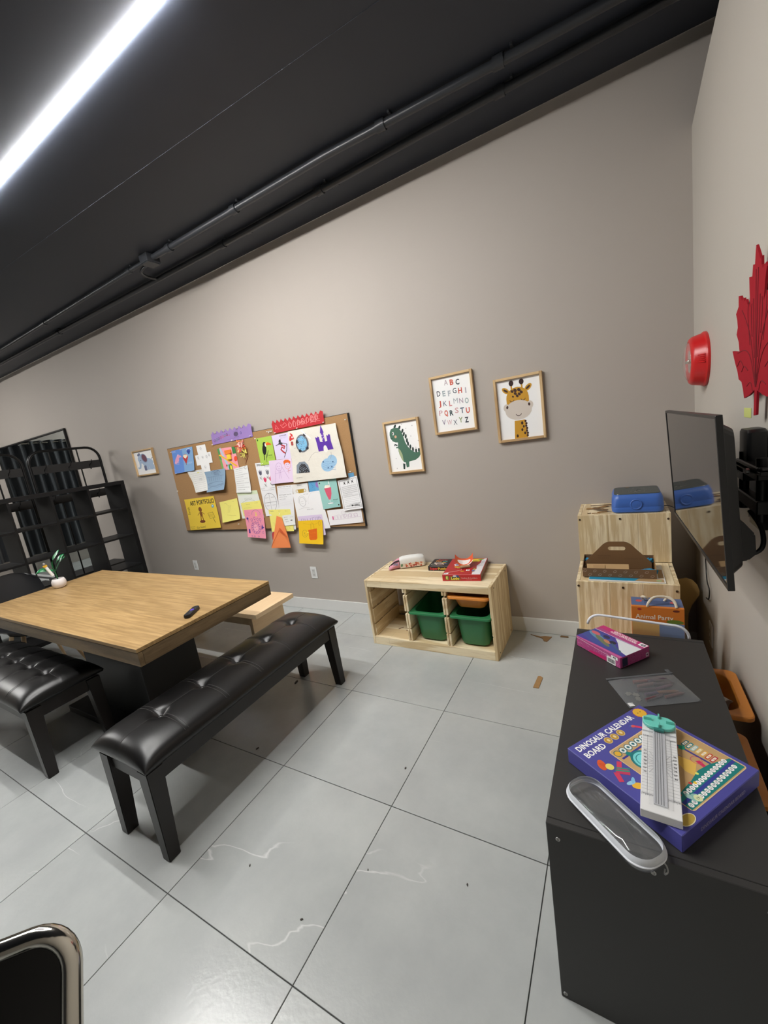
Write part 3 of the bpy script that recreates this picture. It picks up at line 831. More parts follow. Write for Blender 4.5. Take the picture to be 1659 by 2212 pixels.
def d_gir(k, A):
    Y, D, C = (196, 146, 46), (66, 44, 36), (206, 196, 186)
    k.poly([(.33, A), (.36, .80), (.60, .80), (.64, A)], Y)
    for i in range(7): k.ell(.61+.012*(i % 2)+.004*i, .83+.047*i, .025, .024, D)
    for u, v, r in ((.53, .86, .028), (.56, .93, .022), (.52, .99, .024), (.58, 1.06, .024), (.40, 1.10, .026), (.45, .98, .0)): 
        if r: k.ell(u, v, r, r*1.15, D)
    for s_, u in ((-1, .34), (1, .60)):
        k.line([(u+s_*-.01, .24), (u-.01*s_, .11)], .035, Y); k.ell(u-.012*s_, .075, .055, .055, (52, 34, 34))
        k.ell(u+s_*.13, .20, .095, .05, Y, -s_*.55); k.ell(u+s_*.13, .20, .06, .022, D, -s_*.55)
    k.ell(.47, .36, .26, .20, Y); k.rect(.21, .36, .73, .50, Y)
    for u, v, r in ((.36, .23, .03), (.43, .22, .035), (.52, .22, .035), (.43, .28, .03), (.52, .30, .03), (.47, .33, .028), (.57, .27, .03), (.37, .33, .02)): k.ell(u, v, r*1.2, r*.9, D, .5)
    for u in (.34, .60): k.ring(u, .385, .05, .04, .012, D, a0=.2, a1=PI-.2)
    k.ell(.47, .60, .31, .19, C); k.ell(.20, .53, .075, .075, C); k.ell(.74, .53, .075, .075, C)
    for u in (.215, .725): k.ell(u, .52, .025, .03, D, .3 if u < .5 else -.3)
    k.ring(.47, .66, .065, .05, .013, D, a0=.25, a1=PI-.25)
def d_dino(k, A):
    G, D, L_ = (76, 112, 94), (40, 60, 54), (160, 172, 134)
    for u, v in ((.50, .05), (.82, .12), (.62, .16), (.74, .36), (.95, .49), (.85, .64), (.95, .82), (.18, .85), (.17, 1.10), (.60, .9)):
        k.poly([(u, v), (u+.035, v), (u+.017, v+.03)], (178, 176, 180))
    pts = [(.30, .09), (.44, .13), (.52, .22), (.55, .30), (.60, .36), (.62, .46), (.64, .54), (.70, .62), (.77, .69), (.86, .735), (.95, .73), (1.0, .71)]
    for i, (u, v) in enumerate(pts):
        k.ell(u, v-.0, .03, .055, D, .75-.11*i if i < 6 else .1)
    k.poly([(.40, 1.0), (.39, 1.14), (.44, 1.15), (.47, 1.02)], D)
    body = [(.11, .21), (.16, .14), (.27, .115), (.40, .13), (.47, .21), (.52, .34), (.56, .50), (.63, .62), (.74, .72), (.84, .775), (.93, .765), (1.0, .72), (1.0, .80),
            (.93, .89), (.82, .945), (.68, .965), (.60, .975), (.585, 1.10), (.50, 1.11), (.49, .985), (.43, .97), (.36, .86), (.31, .70), (.31, .58), (.33, .48), (.25, .47), (.17, .435), (.11, .36), (.095, .28)]
    k.poly(body, G)
    k.poly([(.31, .62), (.37, .67), (.42, .78), (.43, .97), (.38, .90), (.32, .76)], L_)
    k.line([(.30, .55), (.22, .52), (.21, .555)], .035, D); k.line([(.31, .60), (.25, .60)], .03, G)
    k.ell(.21, .25, .028, .04, W); k.ell(.205, .25, .017, .026, K); k.ell(.28, .335, .035, .035, (214, 170, 140))
    k.line([(.11, .345), (.15, .365), (.20, .36)], .008, D)
def d_ele(k, A):
    B, D, P = (168, 188, 212), (104, 112, 142), (112, 70, 86)
    k.ell(.64, .60, .28, .22, B); k.ell(.40, .38, .24, .24, B)
    k.poly([(.18, .34), (.30, .52), (.27, .70), (.22, .84), (.10, .86), (.06, .78), (.10, .76), (.14, .78), (.18, .68), (.19, .52), (.16, .42)], B)
    for u in (.46, .60, .74, .86): k.rrect(u-.065, .72, u+.065, .98, .04, B if u > .5 else D)
    for u in (.60, .74, .86): k.ell(u, .96, .05, .02, (214, 222, 232))
    k.ell(.26, .15, .09, .06, D, -.6); k.ell(.50, .36, .15, .24, (140, 160, 190), -.3); k.ell(.51, .36, .115, .20, P, -.3)
    k.ell(.30, .44, .02, .025, K); k.line([(.86, .44), (.95, .38), (.97, .46)], .03, D)
    for u, v in ((.10, .12), (.85, .14), (.88, .25), (.1, .95)): k.ell(u, v, .012, .012, (224, 200, 190))
frame('framed alphabet print, highest of the framed prints', -1.117, -.810, 1.476, 1.875, d_abc, 1.30)
frame('framed giraffe print, nearest the red alarm', -.677, -.378, 1.364, 1.772, d_gir, 1.15)
frame('framed green dinosaur print beside the cork board', -1.536, -1.238, 1.228, 1.628, d_dino, 1.19)
frame('framed grey elephant print above the left outlet', -4.963, -4.548, 1.500, 1.800, d_ele, 1.15)

# ================================================================== CORK BOARD
cb = thing('cork_board', 'long cork notice board covered with children\'s drawings', 'notice board', (-3.05, Y1, 1.28))
bx0, bx1, bz0, bz1 = -4.262-(-3.05), -1.840-(-3.05), .819-1.28, 1.747-1.28
obj('cork_sheet', box(bx0, bx1, -.024, -.001, bz0, bz1, .001, 1), M_CORK, cb)
M_CBLK = mat('black_edge', (26, 25, 25), .5)
obj('edge_strip', box(bx1+.0002, bx1+.006, -.025, -.001, bz0-.002, bz1+.004), M_CBLK, cb)
obj('edge_strip', box(bx0, bx1, -.0235, -.001, bz1+.0002, bz1+.004), M_CBLK, cb)
obj('edge_strip', box(bx0, bx1, -.0235, -.001, bz0-.004, bz0-.0002), M_CBLK, cb)

PAPERS = []
def paper(name, label, quad, layer, col, draw=None, curl=(0, 0), wav=0, cat='paper', outline=None, rough=.75, n=14, seed=0, Ad=None):
    """quad: (x,z) corners tl,tr,br,bl. curl: (bottom lift, right lift) in metres. Sheet units: width 1, height A"""
    tl, tr, br, bl = [Vector((p[0], 0, p[1])) for p in quad]
    wv, hv = ((tr-tl).length+(br-bl).length)/2, ((bl-tl).length+(br-tr).length)/2
    A = hv/wv; Ad = Ad or A*(.88-.19*(tl.x+tr.x)/2)      # Ad: sheet height in drawing units
    o = (tl+tr+br+bl)/4
    y = Y1-.0265-layer*.0016
    rr = random.Random(seed+len(PAPERS))
    ph = [rr.uniform(0, 6) for _ in range(4)]
    def base(u, v):
        t = v/A
        p = (tl*(1-u)+tr*u)*(1-t)+(bl*(1-u)+br*u)*t
        d = curl[0]*max(0, t)**2.6+curl[1]*max(0, u)**2.6*max(0, t)
        if wav: d += wav*(.5+.5*math.sin(u*7+ph[0]+t*3))*(.5+.5*math.sin(t*8+ph[1])) 
        return p, d
    def fm(u, v, l):
        p, d = base(u, v)
        return (p.x-o.x, -d-l*.00012, p.z-o.z)
    t = thing(name, label, cat, (o.x, y, o.z), 0, 'drawings and papers on the cork board')
    if outline: pts = outline
    else: pts = None
    if pts is None:
        V = [fm(i/n, A*j/n, 0) for j in range(n+1) for i in range(n+1)]; F = []
        for j in range(n):
            for i in range(n):
                a = j*(n+1)+i; F.append((a, a+n+1, a+n+2, a+1))
        me = raw(V, F)
    else:
        pp = [(p[0], p[1]*A) for p in pts]
        # finely triangulated outline
        ik = Ink(fm); ik.maxe = .06; ik.poly(pp, col); me = raw(ik.V, ik.F)
    mm = mat('paper_%d_%d_%d' % col, col, rough, spec=.2, bump=.7 if wav > .008 else .12, bscale=11 if wav > .008 else 25, bdist=.012 if wav > .008 else .004)
    sh = obj('sheet', me, mm, t, True)
    ink = Ink(lambda u, v, l: fm(u, v*A/Ad, l+(7 if wav > .008 else 2.5)))
    if curl[0] > .008 or wav > .0015: ink.maxe = .09 if wav < .008 else .035
    if draw: draw(ink, Ad)
    ink.build(sh)
    PAPERS.append(t)
    return t

# ------------------------------------------------------------------ papers on the board
YEL, YEL2, PNK, LIL, TEAL = (232, 200, 72), (238, 230, 128), (240, 154, 176), (220, 205, 232), (152, 200, 194)
GRY = (120, 118, 122)
def d_balloon(k, A):
    k.rect(0, 0, .5, A, (96, 140, 214)); k.rect(.5, 0, 1, A, (126, 168, 212))
    P_ = (226, 160, 190)
    k.poly([(.06, .62), (.12, .45), (.20, .33), (.30, .27), (.40, .30), (.44, .40), (.36, .38), (.30, .42), (.30, .52), (.22, .60), (.12, .68)], P_)
    k.poly([(.2, .33), (.27, .22), (.33, .25)], (236, 190, 206)); k.scrib(.08, .58, .28, .70, .02, (236, 190, 206), 3, 2)
    k.ell(.62, .42, .13, .13, (196, 60, 54)); k.poly([(.50, .46), (.74, .46), (.65, .72), (.60, .72)], (186, 50, 48)); k.ell(.62, .36, .11, .05, (236, 226, 200)); k.poly([(.52, .40), (.60, .36), (.72, .40), (.62, .50)], (240, 232, 210))
    k.line([(.62, .72), (.62, .80)], .03, (140, 90, 60))
    k.ell(.80, .14, .10, .09, (232, 238, 244)); k.poly([(.70, .15), (.90, .15), (.83, .32), (.78, .32)], (40, 66, 150)); k.ell(.80, .12, .09, .04, (60, 90, 170))
    for i in range(3): k.words(.04, .05+.03*i, .20, .018, W, i); k.words(.70, .70+.03*i, .92, .018, W, i+4)
def d_cross(k, A): pass
def d_purple(k, A):
    cs = [(90, 40, 60), (60, 120, 90), (60, 60, 70), (170, 50, 90), (200, 80, 80), (60, 140, 120)]
    for i in range(7): k.ring(.07+.055*i, A*.72-.015*i, .018, .03, .008, cs[i % 6])
    k.words(.32, A*.52, .47, .04, (200, 70, 70), 3); k.ell(.62, A*.55, .055, .055, (92, 78, 110)); k.scrib(.56, A*.3, .68, A*.8, .006, (60, 50, 70), 6, 3)
    k.ring(.74, A*.55, .015, .03, .008, (50, 50, 110)); k.words(.4, A*.82, .62, .02, (120, 80, 160), 8)
def d_collage(k, A):
    k.rect(0, 0, .12, A*.55, (80, 150, 84)); k.rect(.82, 0, 1, A*.30, (60, 130, 70)); k.rect(.0, A*.5, .1, A, (110, 170, 90))
    k.poly([(.12, 0), (.20, -.05), (.50, A*.98), (.38, A)], (170, 200, 220))
    k.poly([(.0, A*.30), (.08, A*.27), (.95, A*.83), (.88, A*.88)], (240, 186, 40))
    k.ell(.92, A*.52, .09, .16, (230, 80, 50), .2)
    k.rect(.42, A*.76, .64, A*.99, (70, 140, 60)); k.rect(.50, A*.80, .60, A*.98, (240, 220, 60)); k.ell(.55, A*.74, .05, .04, (60, 140, 190))
    k.ell(.33, A*.80, .04, .07, (170, 50, 50), .3)
def d_lined(k, A):
    for i in range(11):
        v = .07+.095*i*A/1.05
        if v < A*.97: k.words(.12, v, .90, .03, (90, 92, 96) if i % 3 else (40, 40, 44), i)
    k.line([(.04, 0), (.10, A*.98)], .01, (170, 170, 120)); k.ell(.62, A*.12, .08, .04, (226, 226, 150)); k.scrib(.5, A*.40, .72, A*.48, .008, (60, 60, 64), 3, 9)
def d_bluegrey(k, A):
    D = (70, 80, 108)
    k.ring(.55, A*.14, .20, .13, .012, D, a0=PI*.9, a1=2.1*PI); k.scrib(.42, .05, .70, A*.24, .012, D, 6, 4)
    for i in range(7): k.line([(.18+.1*i, A*.34), (.18+.1*i, A*.50)], .008, D)
    k.ring(.5, A*.66, .40, .10, .008, D); k.words(.1, A*.30, .9, .05, D, 2); k.words(.08, A*.62, .30, .05, D, 5); k.words(.6, A*.72, .92, .05, D, 6)
    k.line([(.05, A*.85), (.3, A*.76), (.6, A*.84), (.95, A*.74)], .008, D)
def d_list(k, A):
    k.words(.15, .07, .75, .06, (40, 40, 44), 1); k.ring(.84, .08, .06, .07, .012, (80, 80, 84)); k.words(.12, .16, .62, .03, GRY, 2)
    for i in range(9):
        k.words(.10, .26+.105*i, .92 if i % 2 else .6, .045 if i % 3 else .03, (96, 96, 100), i+3)
    k.line([(.04, .02), (.04, A*.97), (.96, A*.97)], .008, (120, 120, 120))
def d_art(k, A):
    k.text('ART PORTFOLIO', .57, .155, .15, (36, 34, 36), .022, -.02, .80)
    k.text('Sarah', .07, .42, .075, (60, 52, 30), .0, -1.5, .26)
    B = (134, 84, 42)
    k.ell(.46, .40, .055, .085, B); k.ell(.46, .56, .045, .09, B); k.line([(.44, .60), (.42, .78)], .025, B); k.line([(.48, .60), (.50, .78)], .025, B)
    k.line([(.42, .50), (.34, .60)], .016, B); k.line([(.50, .50), (.57, .58)], .016, B); k.ell(.46, .82, .09, .05, (120, 64, 40))
    k.poly([(.84, .32), (.90, .27), (.94, .33), (.88, .40)], (70, 150, 200)); k.poly([(.86, .32), (.90, .29), (.91, .33), (.88, .37)], (190, 225, 240))
    D = (60, 52, 40)
    k.line([(.68, .56), (.84, .53), (.88, .72), (.72, .74)], .012, D, True)
    for i in range(3): k.words(.71, .60+.04*i, .84, .025, D, i)
    k.line([(.82, .73), (.86, .90)], .012, D)
    k.text('Go here!', .38, A*.93, .07, D, 0, -.06, .30); k.words(.02, A*.90, .17, .04, D, 3); k.words(.04, A*.95, .15, .03, D, 4)
def d_yel2(k, A):
    for i in range(4): k.line([(.3+.06*i, .12+.1*i), (.45+.05*i, .3), (.35+.04*i, .7)], .006, (190, 184, 110))
    k.line([(.3, .80), (.6, .90), (.8, .93)], .012, (200, 190, 90)); k.words(.25, .15, .4, .04, (150, 150, 100), 2); k.words(.7, .12, .8, .04, (150, 150, 100), 3)
def d_gw(k, A):
    k.rect(0, 0, 1, A*.14, (214, 228, 196)); k.ring(.5, A*.62, .46, .40, .008, (120, 120, 124), a0=PI, a1=2*PI)
    k.ring(.38, A*.28, .08, .03, .008, (150, 150, 150)); k.ring(.58, A*.28, .08, .03, .008, (150, 150, 150))
    for i in range(5): k.line([(.34+.06*i, A*.40), (.36+.06*i, A*.48)], .014, (120, 60, 70))
def d_yel3(k, A):
    k.words(.25, .12, .45, .04, (150, 150, 90), 3); k.words(.7, .1, .85, .04, (150, 150, 90), 4); k.words(.1, .30, .5, .03, (160, 160, 100), 5)
def d_pinkf(k, A):
    D = (86, 60, 150)
    k.ring(.62, .20, .22, .17, .01, (110, 90, 150), a0=PI*.95, a1=2.1*PI); k.text('2', .62, .20, .13, (240, 222, 90), .04)
    for i in range(13):
        a = 2*PI*i/13; k.ring(.52+.20*math.cos(a), .78+.20*math.sin(a), .055, .06, .012, D)
    k.ell(.52, .78, .14, .15, (244, 172, 192)); k.ell(.46, .76, .022, .02, D); k.ell(.58, .73, .03, .012, (220, 90, 140)); k.ell(.54, .86, .03, .015, (220, 90, 140))
    for u, v in ((.14, .40), (.34, .44), (.50, .38), (.66, .42), (.80, .44)): k.ring(u, v, .045, .055, .012, D); k.line([(u, v+.05), (u+.02, v+.16)], .01, D)
    k.rect(.10, .84, .18, 1.02, (72, 48, 140)); k.ell(.12, .38, .05, .05, (72, 48, 140), .3)
    k.poly([(.82, .72), (.86, .62), (.89, .72), (.97, .76), (.88, .80), (.80, .86)], D)
    for u in (.26, .40, .62): k.ring(u, A-.06, .035, .025, .01, D)
    k.scrib(.80, .90, .92, 1.02, .01, D, 3, 5); k.scrib(.05, .12, .30, .25, .008, (200, 110, 150), 3, 7)
def d_redb(k, A):
    P_ = (240, 150, 150)
    k.line([(.05, A*.72), (.08, A*.4), (.12, A*.75), (.06, A*.62)], .008, P_); k.line([(.17, A*.45), (.21, A*.72), (.30, A*.55), (.26, A*.35), (.22, A*.5)], .008, P_, True)
    for i in range(7): k.ring(.36+.085*i, A*(.62-.03*i), .028, .045+.01*(i % 2), .008, P_); k.line([(.33+.085*i, A*.8), (.36+.085*i, A*.3)], .007, P_)
    for i in range(5): k.line([(.54+.025*i, A*.45), (.55+.025*i, A*.75)], .006, P_)
    k.line([(.53, A*.6), (.66, A*.55)], .006, P_); k.scrib(.74, A*.2, .92, A*.75, .008, P_, 6, 4)
def d_toucan(k, A):
    k.ell(.42, .56, .13, .26, K, .22); k.ell(.48, .32, .11, .10, K); k.ell(.55, .36, .06, .08, (240, 238, 225)); k.poly([(.56, .27), (.66, .24), (.86, .32), (.92, .40), (.70, .38), (.58, .40)], (226, 96, 40))
    k.poly([(.56, .27), (.64, .25), (.70, .28), (.60, .31)], (236, 190, 60)); k.ell(.52, .30, .016, .016, W); k.line([(.34, .78), (.30, 1.05)], .05, K); k.line([(.50, .76), (.44, 1.15)], .025, (60, 60, 60)); k.line([(.48, .95), (.66, .62)], .03, (60, 56, 54))
    k.text('TOUCAN', .72, .86, .05, (50, 70, 40), .02, 0, .26)
    for i in range(3): k.words(.6, .93+.035*i, .9, .02, (80, 110, 60), i)
    k.rect(.06, .05, .13, .13, (40, 60, 40))
def d_snow(k, A):
    k.text('SNOWBOARDER', .66, .10, .05, (70, 66, 84), .02, 0, .42)
    for i in range(3): k.words(.48, .17+.035*i, .86, .018, (130, 126, 150), i)
    k.ell(.42, .36, .07, .055, K); k.ell(.44, .30, .05, .03, K); k.ell(.44, .48, .12, .07, (60, 60, 66), .3); k.line([(.36, .50), (.14, .56)], .035, K); k.line([(.50, .46), (.78, .54), (.76, .64)], .028, (70, 70, 76))
    k.line([(.46, .56), (.66, .66), (.60, .76), (.48, .68), (.40, .80), (.50, .92), (.62, 1.02)], .075, (176, 40, 40))
    k.line([(.80, .55), (.72, .85), (.50, 1.22)], .03, (70, 70, 72))
def d_cream(k, A):
    R_, B, P_, G_ = (200, 50, 46), (130, 190, 226), (92, 52, 160), (110, 112, 120)
    # mushroom
    k.poly([(.02, .14), (.05, .03), (.10, .06), (.13, .14), (.03, .17)], R_); k.ell(.05, .07, .012, .015, W); k.ell(.09, .11, .014, .016, W); k.rrect(.05, .18, .10, .25, .015, (170, 70, 66))
    # pond
    k.ell(.28, .24, .13, .155, G_, .2); k.ell(.275, .24, .10, .13, B, .2)
    for u, v in ((.36, .10), (.19, .20), (.21, .36), (.36, .33)): k.ell(u, v, .03, .028, (48, 48, 54))
    for i in range(9): k.ell(.21+.02*i, .17+.03*((i*5) % 6), .008, .006, (60, 110, 180))
    # castle
    k.poly([(.57, .42), (.56, .28), (.55, .17), (.585, .19), (.60, .165), (.625, .18), (.63, .26), (.68, .27), (.675, .12), (.66, .12), (.70, -.02), (.735, .12), (.72, .12), (.73, .27), (.775, .26), (.775, .16), (.80, .18), (.825, .155), (.85, .17), (.845, .27), (.86, .41)], P_)
    k.ell(.71, .39, .038, .06, (230, 228, 222)); k.rect(.67, .39, .75, .43, (230, 228, 222)); 
    for u, v in ((.69, .16), (.71, .2), (.69, .22)): k.ell(u, v, .01, .012, (200, 180, 220))
    # cave
    k.poly([(.08, .74), (.09, .60), (.15, .55), (.26, .55), (.32, .62), (.34, .74)], (128, 138, 150)); k.poly([(.13, .74), (.14, .63), (.19, .58), (.26, .60), (.31, .68), (.335, .75)], (44, 42, 44))
    # lake
    k.ell(.70, .66, .13, .11, (150, 186, 214), -.25); k.ell(.79, .60, .09, .10, (150, 186, 214))
    for i in range(5): k.line([(.60, .62+.03*i), (.70, .60+.03*i), (.84, .64+.03*i)], .006, (110, 150, 190))
    for u, v in ((.62, .60), (.80, .62), (.77, .70), (.70, .71)): k.ell(u, v, .014, .013, (70, 100, 140))
    k.line([(.34, .55), (.42, .46), (.50, .42), (.56, .43)], .005, (170, 165, 160)); k.line([(.80, .45), (.79, .52), (.76, .57)], .005, (150, 150, 150))
    k.words(.07, .82, .18, .018, (50, 50, 50), 4); k.line([(.30, .02), (.46, .18)], .02, W); k.words(.10, .30, .14, .012, (50, 50, 50), 4)
def d_lilac(k, A):
    D = (150, 100, 170)
    k.ring(.42, .30, .13, .17, .008, D); k.ell(.38, .28, .012, .016, D); k.ell(.46, .28, .012, .016, D); k.ring(.42, .36, .05, .03, .008, D, a0=.2, a1=2.9)
    k.line([(.30, .32), (.24, .55), (.20, A*.97)], .007, D); k.line([(.54, .30), (.68, .60), (.80, .86)], .007, D); k.line([(.40, .47), (.40, .80)], .007, D); k.line([(.46, .47), (.47, .80)], .007, D); k.line([(.22, .58), (.60, .52)], .006, D)
    O = (226, 104, 40)
    k.poly([(.64, .10), (.72, .03), (.86, .04), (.94, .12), (.92, .24), (.84, .16), (.70, .17), (.66, .24)], O); k.ring(.80, .27, .12, .16, .01, O); k.line([(.80, .44), (.82, .62)], .01, (190, 70, 60)); k.line([(.74, .52), (.90, .50)], .01, (190, 70, 60))
    k.ell(.76, .24, .01, .014, K); k.ell(.84, .24, .01, .014, K); k.ring(.80, .31, .04, .025, .008, (190, 70, 60), a0=.2, a1=2.9)
def d_spring(k, A):
    k.text('SPRING FLOWERS', .5, .10, .085, (48, 48, 52), .02, 0, .84); k.words(.55, .19, .85, .05, (90, 90, 94), 3)
    for (u, v, c) in ((.22, .42, (86, 84, 104)), (.68, .42, (120, 120, 128)), (.44, .74, (214, 60, 100)), (.82, .72, (214, 80, 110))):
        k.poly([(u-.11, v-.10), (u-.05, v-.02), (u, v-.12), (u+.05, v-.02), (u+.11, v-.10), (u+.08, v+.09), (u, v+.14), (u-.08, v+.09)], c)
        k.line([(u, v+.13), (u+.03, v+.36)], .014, (90, 96, 90)); k.ell(u-.05, v+.26, .025, .07, (130, 136, 130), -.5)
    k.line([(.04, 1.16), (.96, 1.16)], .01, (90, 90, 90)); k.words(.2, 1.08, .5, .03, GRY, 4); k.words(.1, 1.24, .9, .04, (80, 80, 84), 5)
    k.ring(.5, 1.80, .42, .42, .014, (80, 80, 84)); k.line([(.5, 1.38), (.5, 2.22)], .012, (80, 80, 84)); k.line([(.08, 1.80), (.92, 1.80)], .012, (80, 80, 84))
    for i in range(4): k.words(.20+.4*(i % 2), 1.58+.36*(i//2), .42+.4*(i % 2), .06, GRY, i)
def d_textw(k, A):
    k.words(.08, .08, .92, .09, (60, 60, 66), 2); k.line([(.05, .20), (.95, .20)], .008, GRY)
    for i in range(5): k.line([(.06, .28+.05*i), (.94, .28+.05*i)], .005, (190, 190, 192))
    k.words(.1, .62, .9, .09, (50, 50, 56), 5); k.words(.1, .76, .6, .05, (60, 60, 66), 6); k.words(.12, .90, .5, .06, (60, 60, 66), 7)
    for i in range(6): k.line([(.06, 1.0+.07*i), (.94, 1.0+.07*i)], .005, (196, 196, 198))
    k.line([(.02, .02), (.02, 1.45)], .008, GRY)
def d_trophy(k, A):
    k.text('TROPHY', .48, .10, .05, (70, 70, 70), .02, 0, .3); k.words(.3, .17, .7, .025, GRY, 2); k.words(.25, .22, .75, .02, (170, 170, 170), 3)
    G_ = (178, 146, 60)
    k.poly([(.30, .36), (.72, .36), (.66, .66), (.56, .72), (.46, .72), (.36, .66)], G_); k.ring(.28, .46, .09, .09, .025, G_); k.ring(.74, .46, .09, .09, .025, G_); k.rect(.48, .7, .55, .85, G_)
def d_blueb(k, A):
    k.rect(.0, 0, .55, A, (96, 162, 208)); k.ell(.85, .35, .25, .3, (150, 120, 190)); k.line([(.2, .2), (.4, .5), (.3, .6)], .02, (60, 110, 170))
def d_whited(k, A):
    D = (150, 148, 152)
    k.ring(.30, .32, .11, .17, .008, D); k.ell(.26, .31, .008, .012, D); k.ell(.32, .30, .008, .012, D); k.ring(.29, .37, .035, .02, .006, D, a0=.1, a1=3); k.ring(.30, .34, .15, .24, .006, D, a0=PI, a1=2*PI)
    k.line([(.12, .58), (.30, .54), (.50, .56)], .005, D); k.ring(.80, .42, .30, .40, .005, (200, 198, 202), a0=PI, a1=2*PI); k.words(.40, .06, .58, .05, D, 4)
    k.words(.40, .62, .62, .05, (130, 128, 132), 6)
def d_milk(k, A):
    P_ = (214, 92, 116)
    k.line([(.58, .04), (.60, .26)], .03, W)
    for i in range(3): k.line([(.575+.008*i, .07+.06*i), (.585+.008*i, .10+.06*i)], .032, (60, 60, 70))
    k.ell(.46, .30, .15, .075, (240, 232, 220)); k.ell(.40, .27, .06, .05, (250, 246, 238)); k.ell(.52, .27, .06, .05, (232, 222, 206))
    k.poly([(.28, .34), (.66, .34), (.62, .62), (.52, .86), (.42, .86), (.33, .60)], P_); k.poly([(.35, .38), (.60, .38), (.57, .60), (.38, .60)], (232, 140, 152)); k.poly([(.36, .62), (.58, .62), (.51, .82), (.43, .82)], (240, 170, 178))
    k.line([(.47, .86), (.47, 1.0)], .025, (220, 230, 230)); k.ell(.47, 1.03, .17, .035, (225, 235, 235)); k.ring(.47, 1.03, .17, .035, .01, (120, 120, 130))
    k.text('MILKSHAKE', .78, .90, .035, (40, 60, 60), .02, 0, .26)
    for i in range(3): k.words(.66, .96+.03*i, .9, .016, (90, 140, 135), i)
    k.rect(.06, .05, .12, .11, (70, 60, 40)); k.rect(.88, A-.12, .94, A-.06, (50, 50, 50))
def d_letter(k, A):
    k.line([(.06, .05), (.95, .05), (.95, A-.07), (.06, A-.07)], .012, (60, 60, 62), True); k.line([(.08, .07), (.93, .07), (.93, A-.09), (.08, A-.09)], .004, (60, 60, 62), True)
    for i, u in enumerate((.32, .52, .72)):
        k.line([(u-.05, .10), (u+.05, .24)], .018, (50, 50, 52)); k.line([(u+.05, .10), (u-.05, .24)], .018, (50, 50, 52)); k.ell(u, .17, .035, .03, (60, 60, 62))
    for i in range(11):
        v = .31+.07*i; k.line([(.13, v+.025), (.9, v+.025)], .004, (130, 130, 132))
        if i < 7: k.words(.14, v, .89 if i != 5 else .6, .036, (60, 60, 64), i+2)
    k.scrib(.2, A-.24, .86, A-.14, .012, (60, 60, 62), 2, 5); k.ell(.5, A-.17, .05, .035, (60, 60, 62)); k.scrib(.6, A-.24, .9, A-.12, .01, (70, 70, 72), 4, 6)
def d_wlow(k, A):
    D = (190, 160, 190)
    k.line([(.12, A*.66), (.5, A*.66), (.95, A*.60)], .005, D); k.rect(.12, A*.42, .16, A*.64, (222, 110, 160))
    for i in range(7): k.line([(.20+.1*i, A*.62), (.20+.1*i, A*(.40-.05*(i % 2))), (.27+.1*i, A*.40), (.27+.1*i, A*.62)], .006, D)
    for i in range(3): k.ring(.50+.16*i, A*.46, .05, .05, .006, D)
    k.ring(.48, A*.24, .06, .06, .005, (200, 190, 204)); k.line([(.95, A*.38), (.96, A*.95)], .004, D)
def d_lil2(k, A):
    D = (120, 100, 160)
    for i, u in enumerate((.13, .28, .50, .70, .84)): k.line([(u, .12), (u, .30), (u+.09, .30), (u+.09, .12)], .012, D, i % 2 == 0)
    k.words(.6, .1, .9, .05, D, 3)
def d_cup(k, A):
    O = (226, 106, 30); D = (150, 130, 60)
    k.line([(.52, .38), (.52, .16), (.57, .10), (.63, .16), (.65, .36)], .012, (190, 140, 40))
    k.poly([(.40, .40), (.76, .34), (.76, .74), (.70, .80), (.48, .82), (.43, .76)], O)
    k.scrib(.42, .42, .74, .78, .014, (240, 130, 40), 8, 3); k.ring(.25, .55, .11, .15, .01, D); k.line([(.34, .50), (.42, .50)], .05, (246, 220, 70)); k.ell(.24, .53, .02, .02, D); k.ring(.26, .58, .05, .04, .01, D, a0=.1, a1=3)
    k.line([(.2, .10), (.4, .17), (.7, .17), (.86, .10)], .008, (200, 160, 40)); k.ring(.88, .14, .04, .09, .01, (200, 150, 40)); k.ring(.86, .60, .06, .12, .007, (214, 180, 50))
def d_yelu(k, A):
    for u in (.2, .5, .8): k.words(u-.05, .08, u+.05, .05, (150, 150, 90), int(u*10))
    k.line([(.15, .6), (.2, .9)], .008, (190, 186, 90)); k.line([(.75, .70), (.85, .95)], .008, (190, 186, 90))
def d_cardw(k, A):
    for i in range(3): k.words(.12+.04*i, .18+.2*i, .40+.04*i, .09, (80, 80, 84), i+1)
    k.ell(.70, .50, .09, .05, (90, 90, 94)); k.words(.6, .22, .85, .07, (120, 120, 124), 6)

def zig(n, dep):
    P = []
    for i in range(n): P += [(i/n, dep), ((i+.5)/n, 0)]
    return P+[(1, dep*.4), (1, 1), (0, 1)]
paper('drawing', 'blue poster with hot-air balloons at the top left of the cork board', [(-4.187,1.719),(-3.820,1.725),(-3.850,1.479),(-4.204,1.470)], 1, (104, 148, 214), d_balloon, (.012, .006))
# cut-out cross: three joined squares
def crossd(k, A):
    for i, (u, v) in enumerate(((.45, .12), (.18, .46), (.45, .46), (.70, .46), (.88, .42), (.5, .85))):
        k.ring(u, v*A/1.05, .04, .06, .012, (110, 110, 114)); k.scrib(u-.05, v*A/1.05+.03, u+.05, v*A/1.05+.12, .008, (130, 130, 134), 3, i)
paper('paper_cutout', 'white cross-shaped paper cut-out beside the balloon poster', [(-3.808,1.722),(-3.552,1.722),(-3.556,1.448),(-3.812,1.444)], 1, (238, 238, 238), crossd, (.004, .0), cat='paper',
      outline=[(.20, .0), (.77, .0), (.78, .30), (1, .30), (1, .70), (.78, .70), (.77, 1), (.25, 1), (.24, .72), (0, .72), (0, .34), (.21, .34)])
paper('paper_banner', 'purple zigzag-edged paper banner on top of the cork board', [(-3.487,1.825),(-2.912,1.832),(-2.917,1.707),(-3.493,1.699)], 2, (152, 126, 186), d_purple, outline=zig(9, .22))
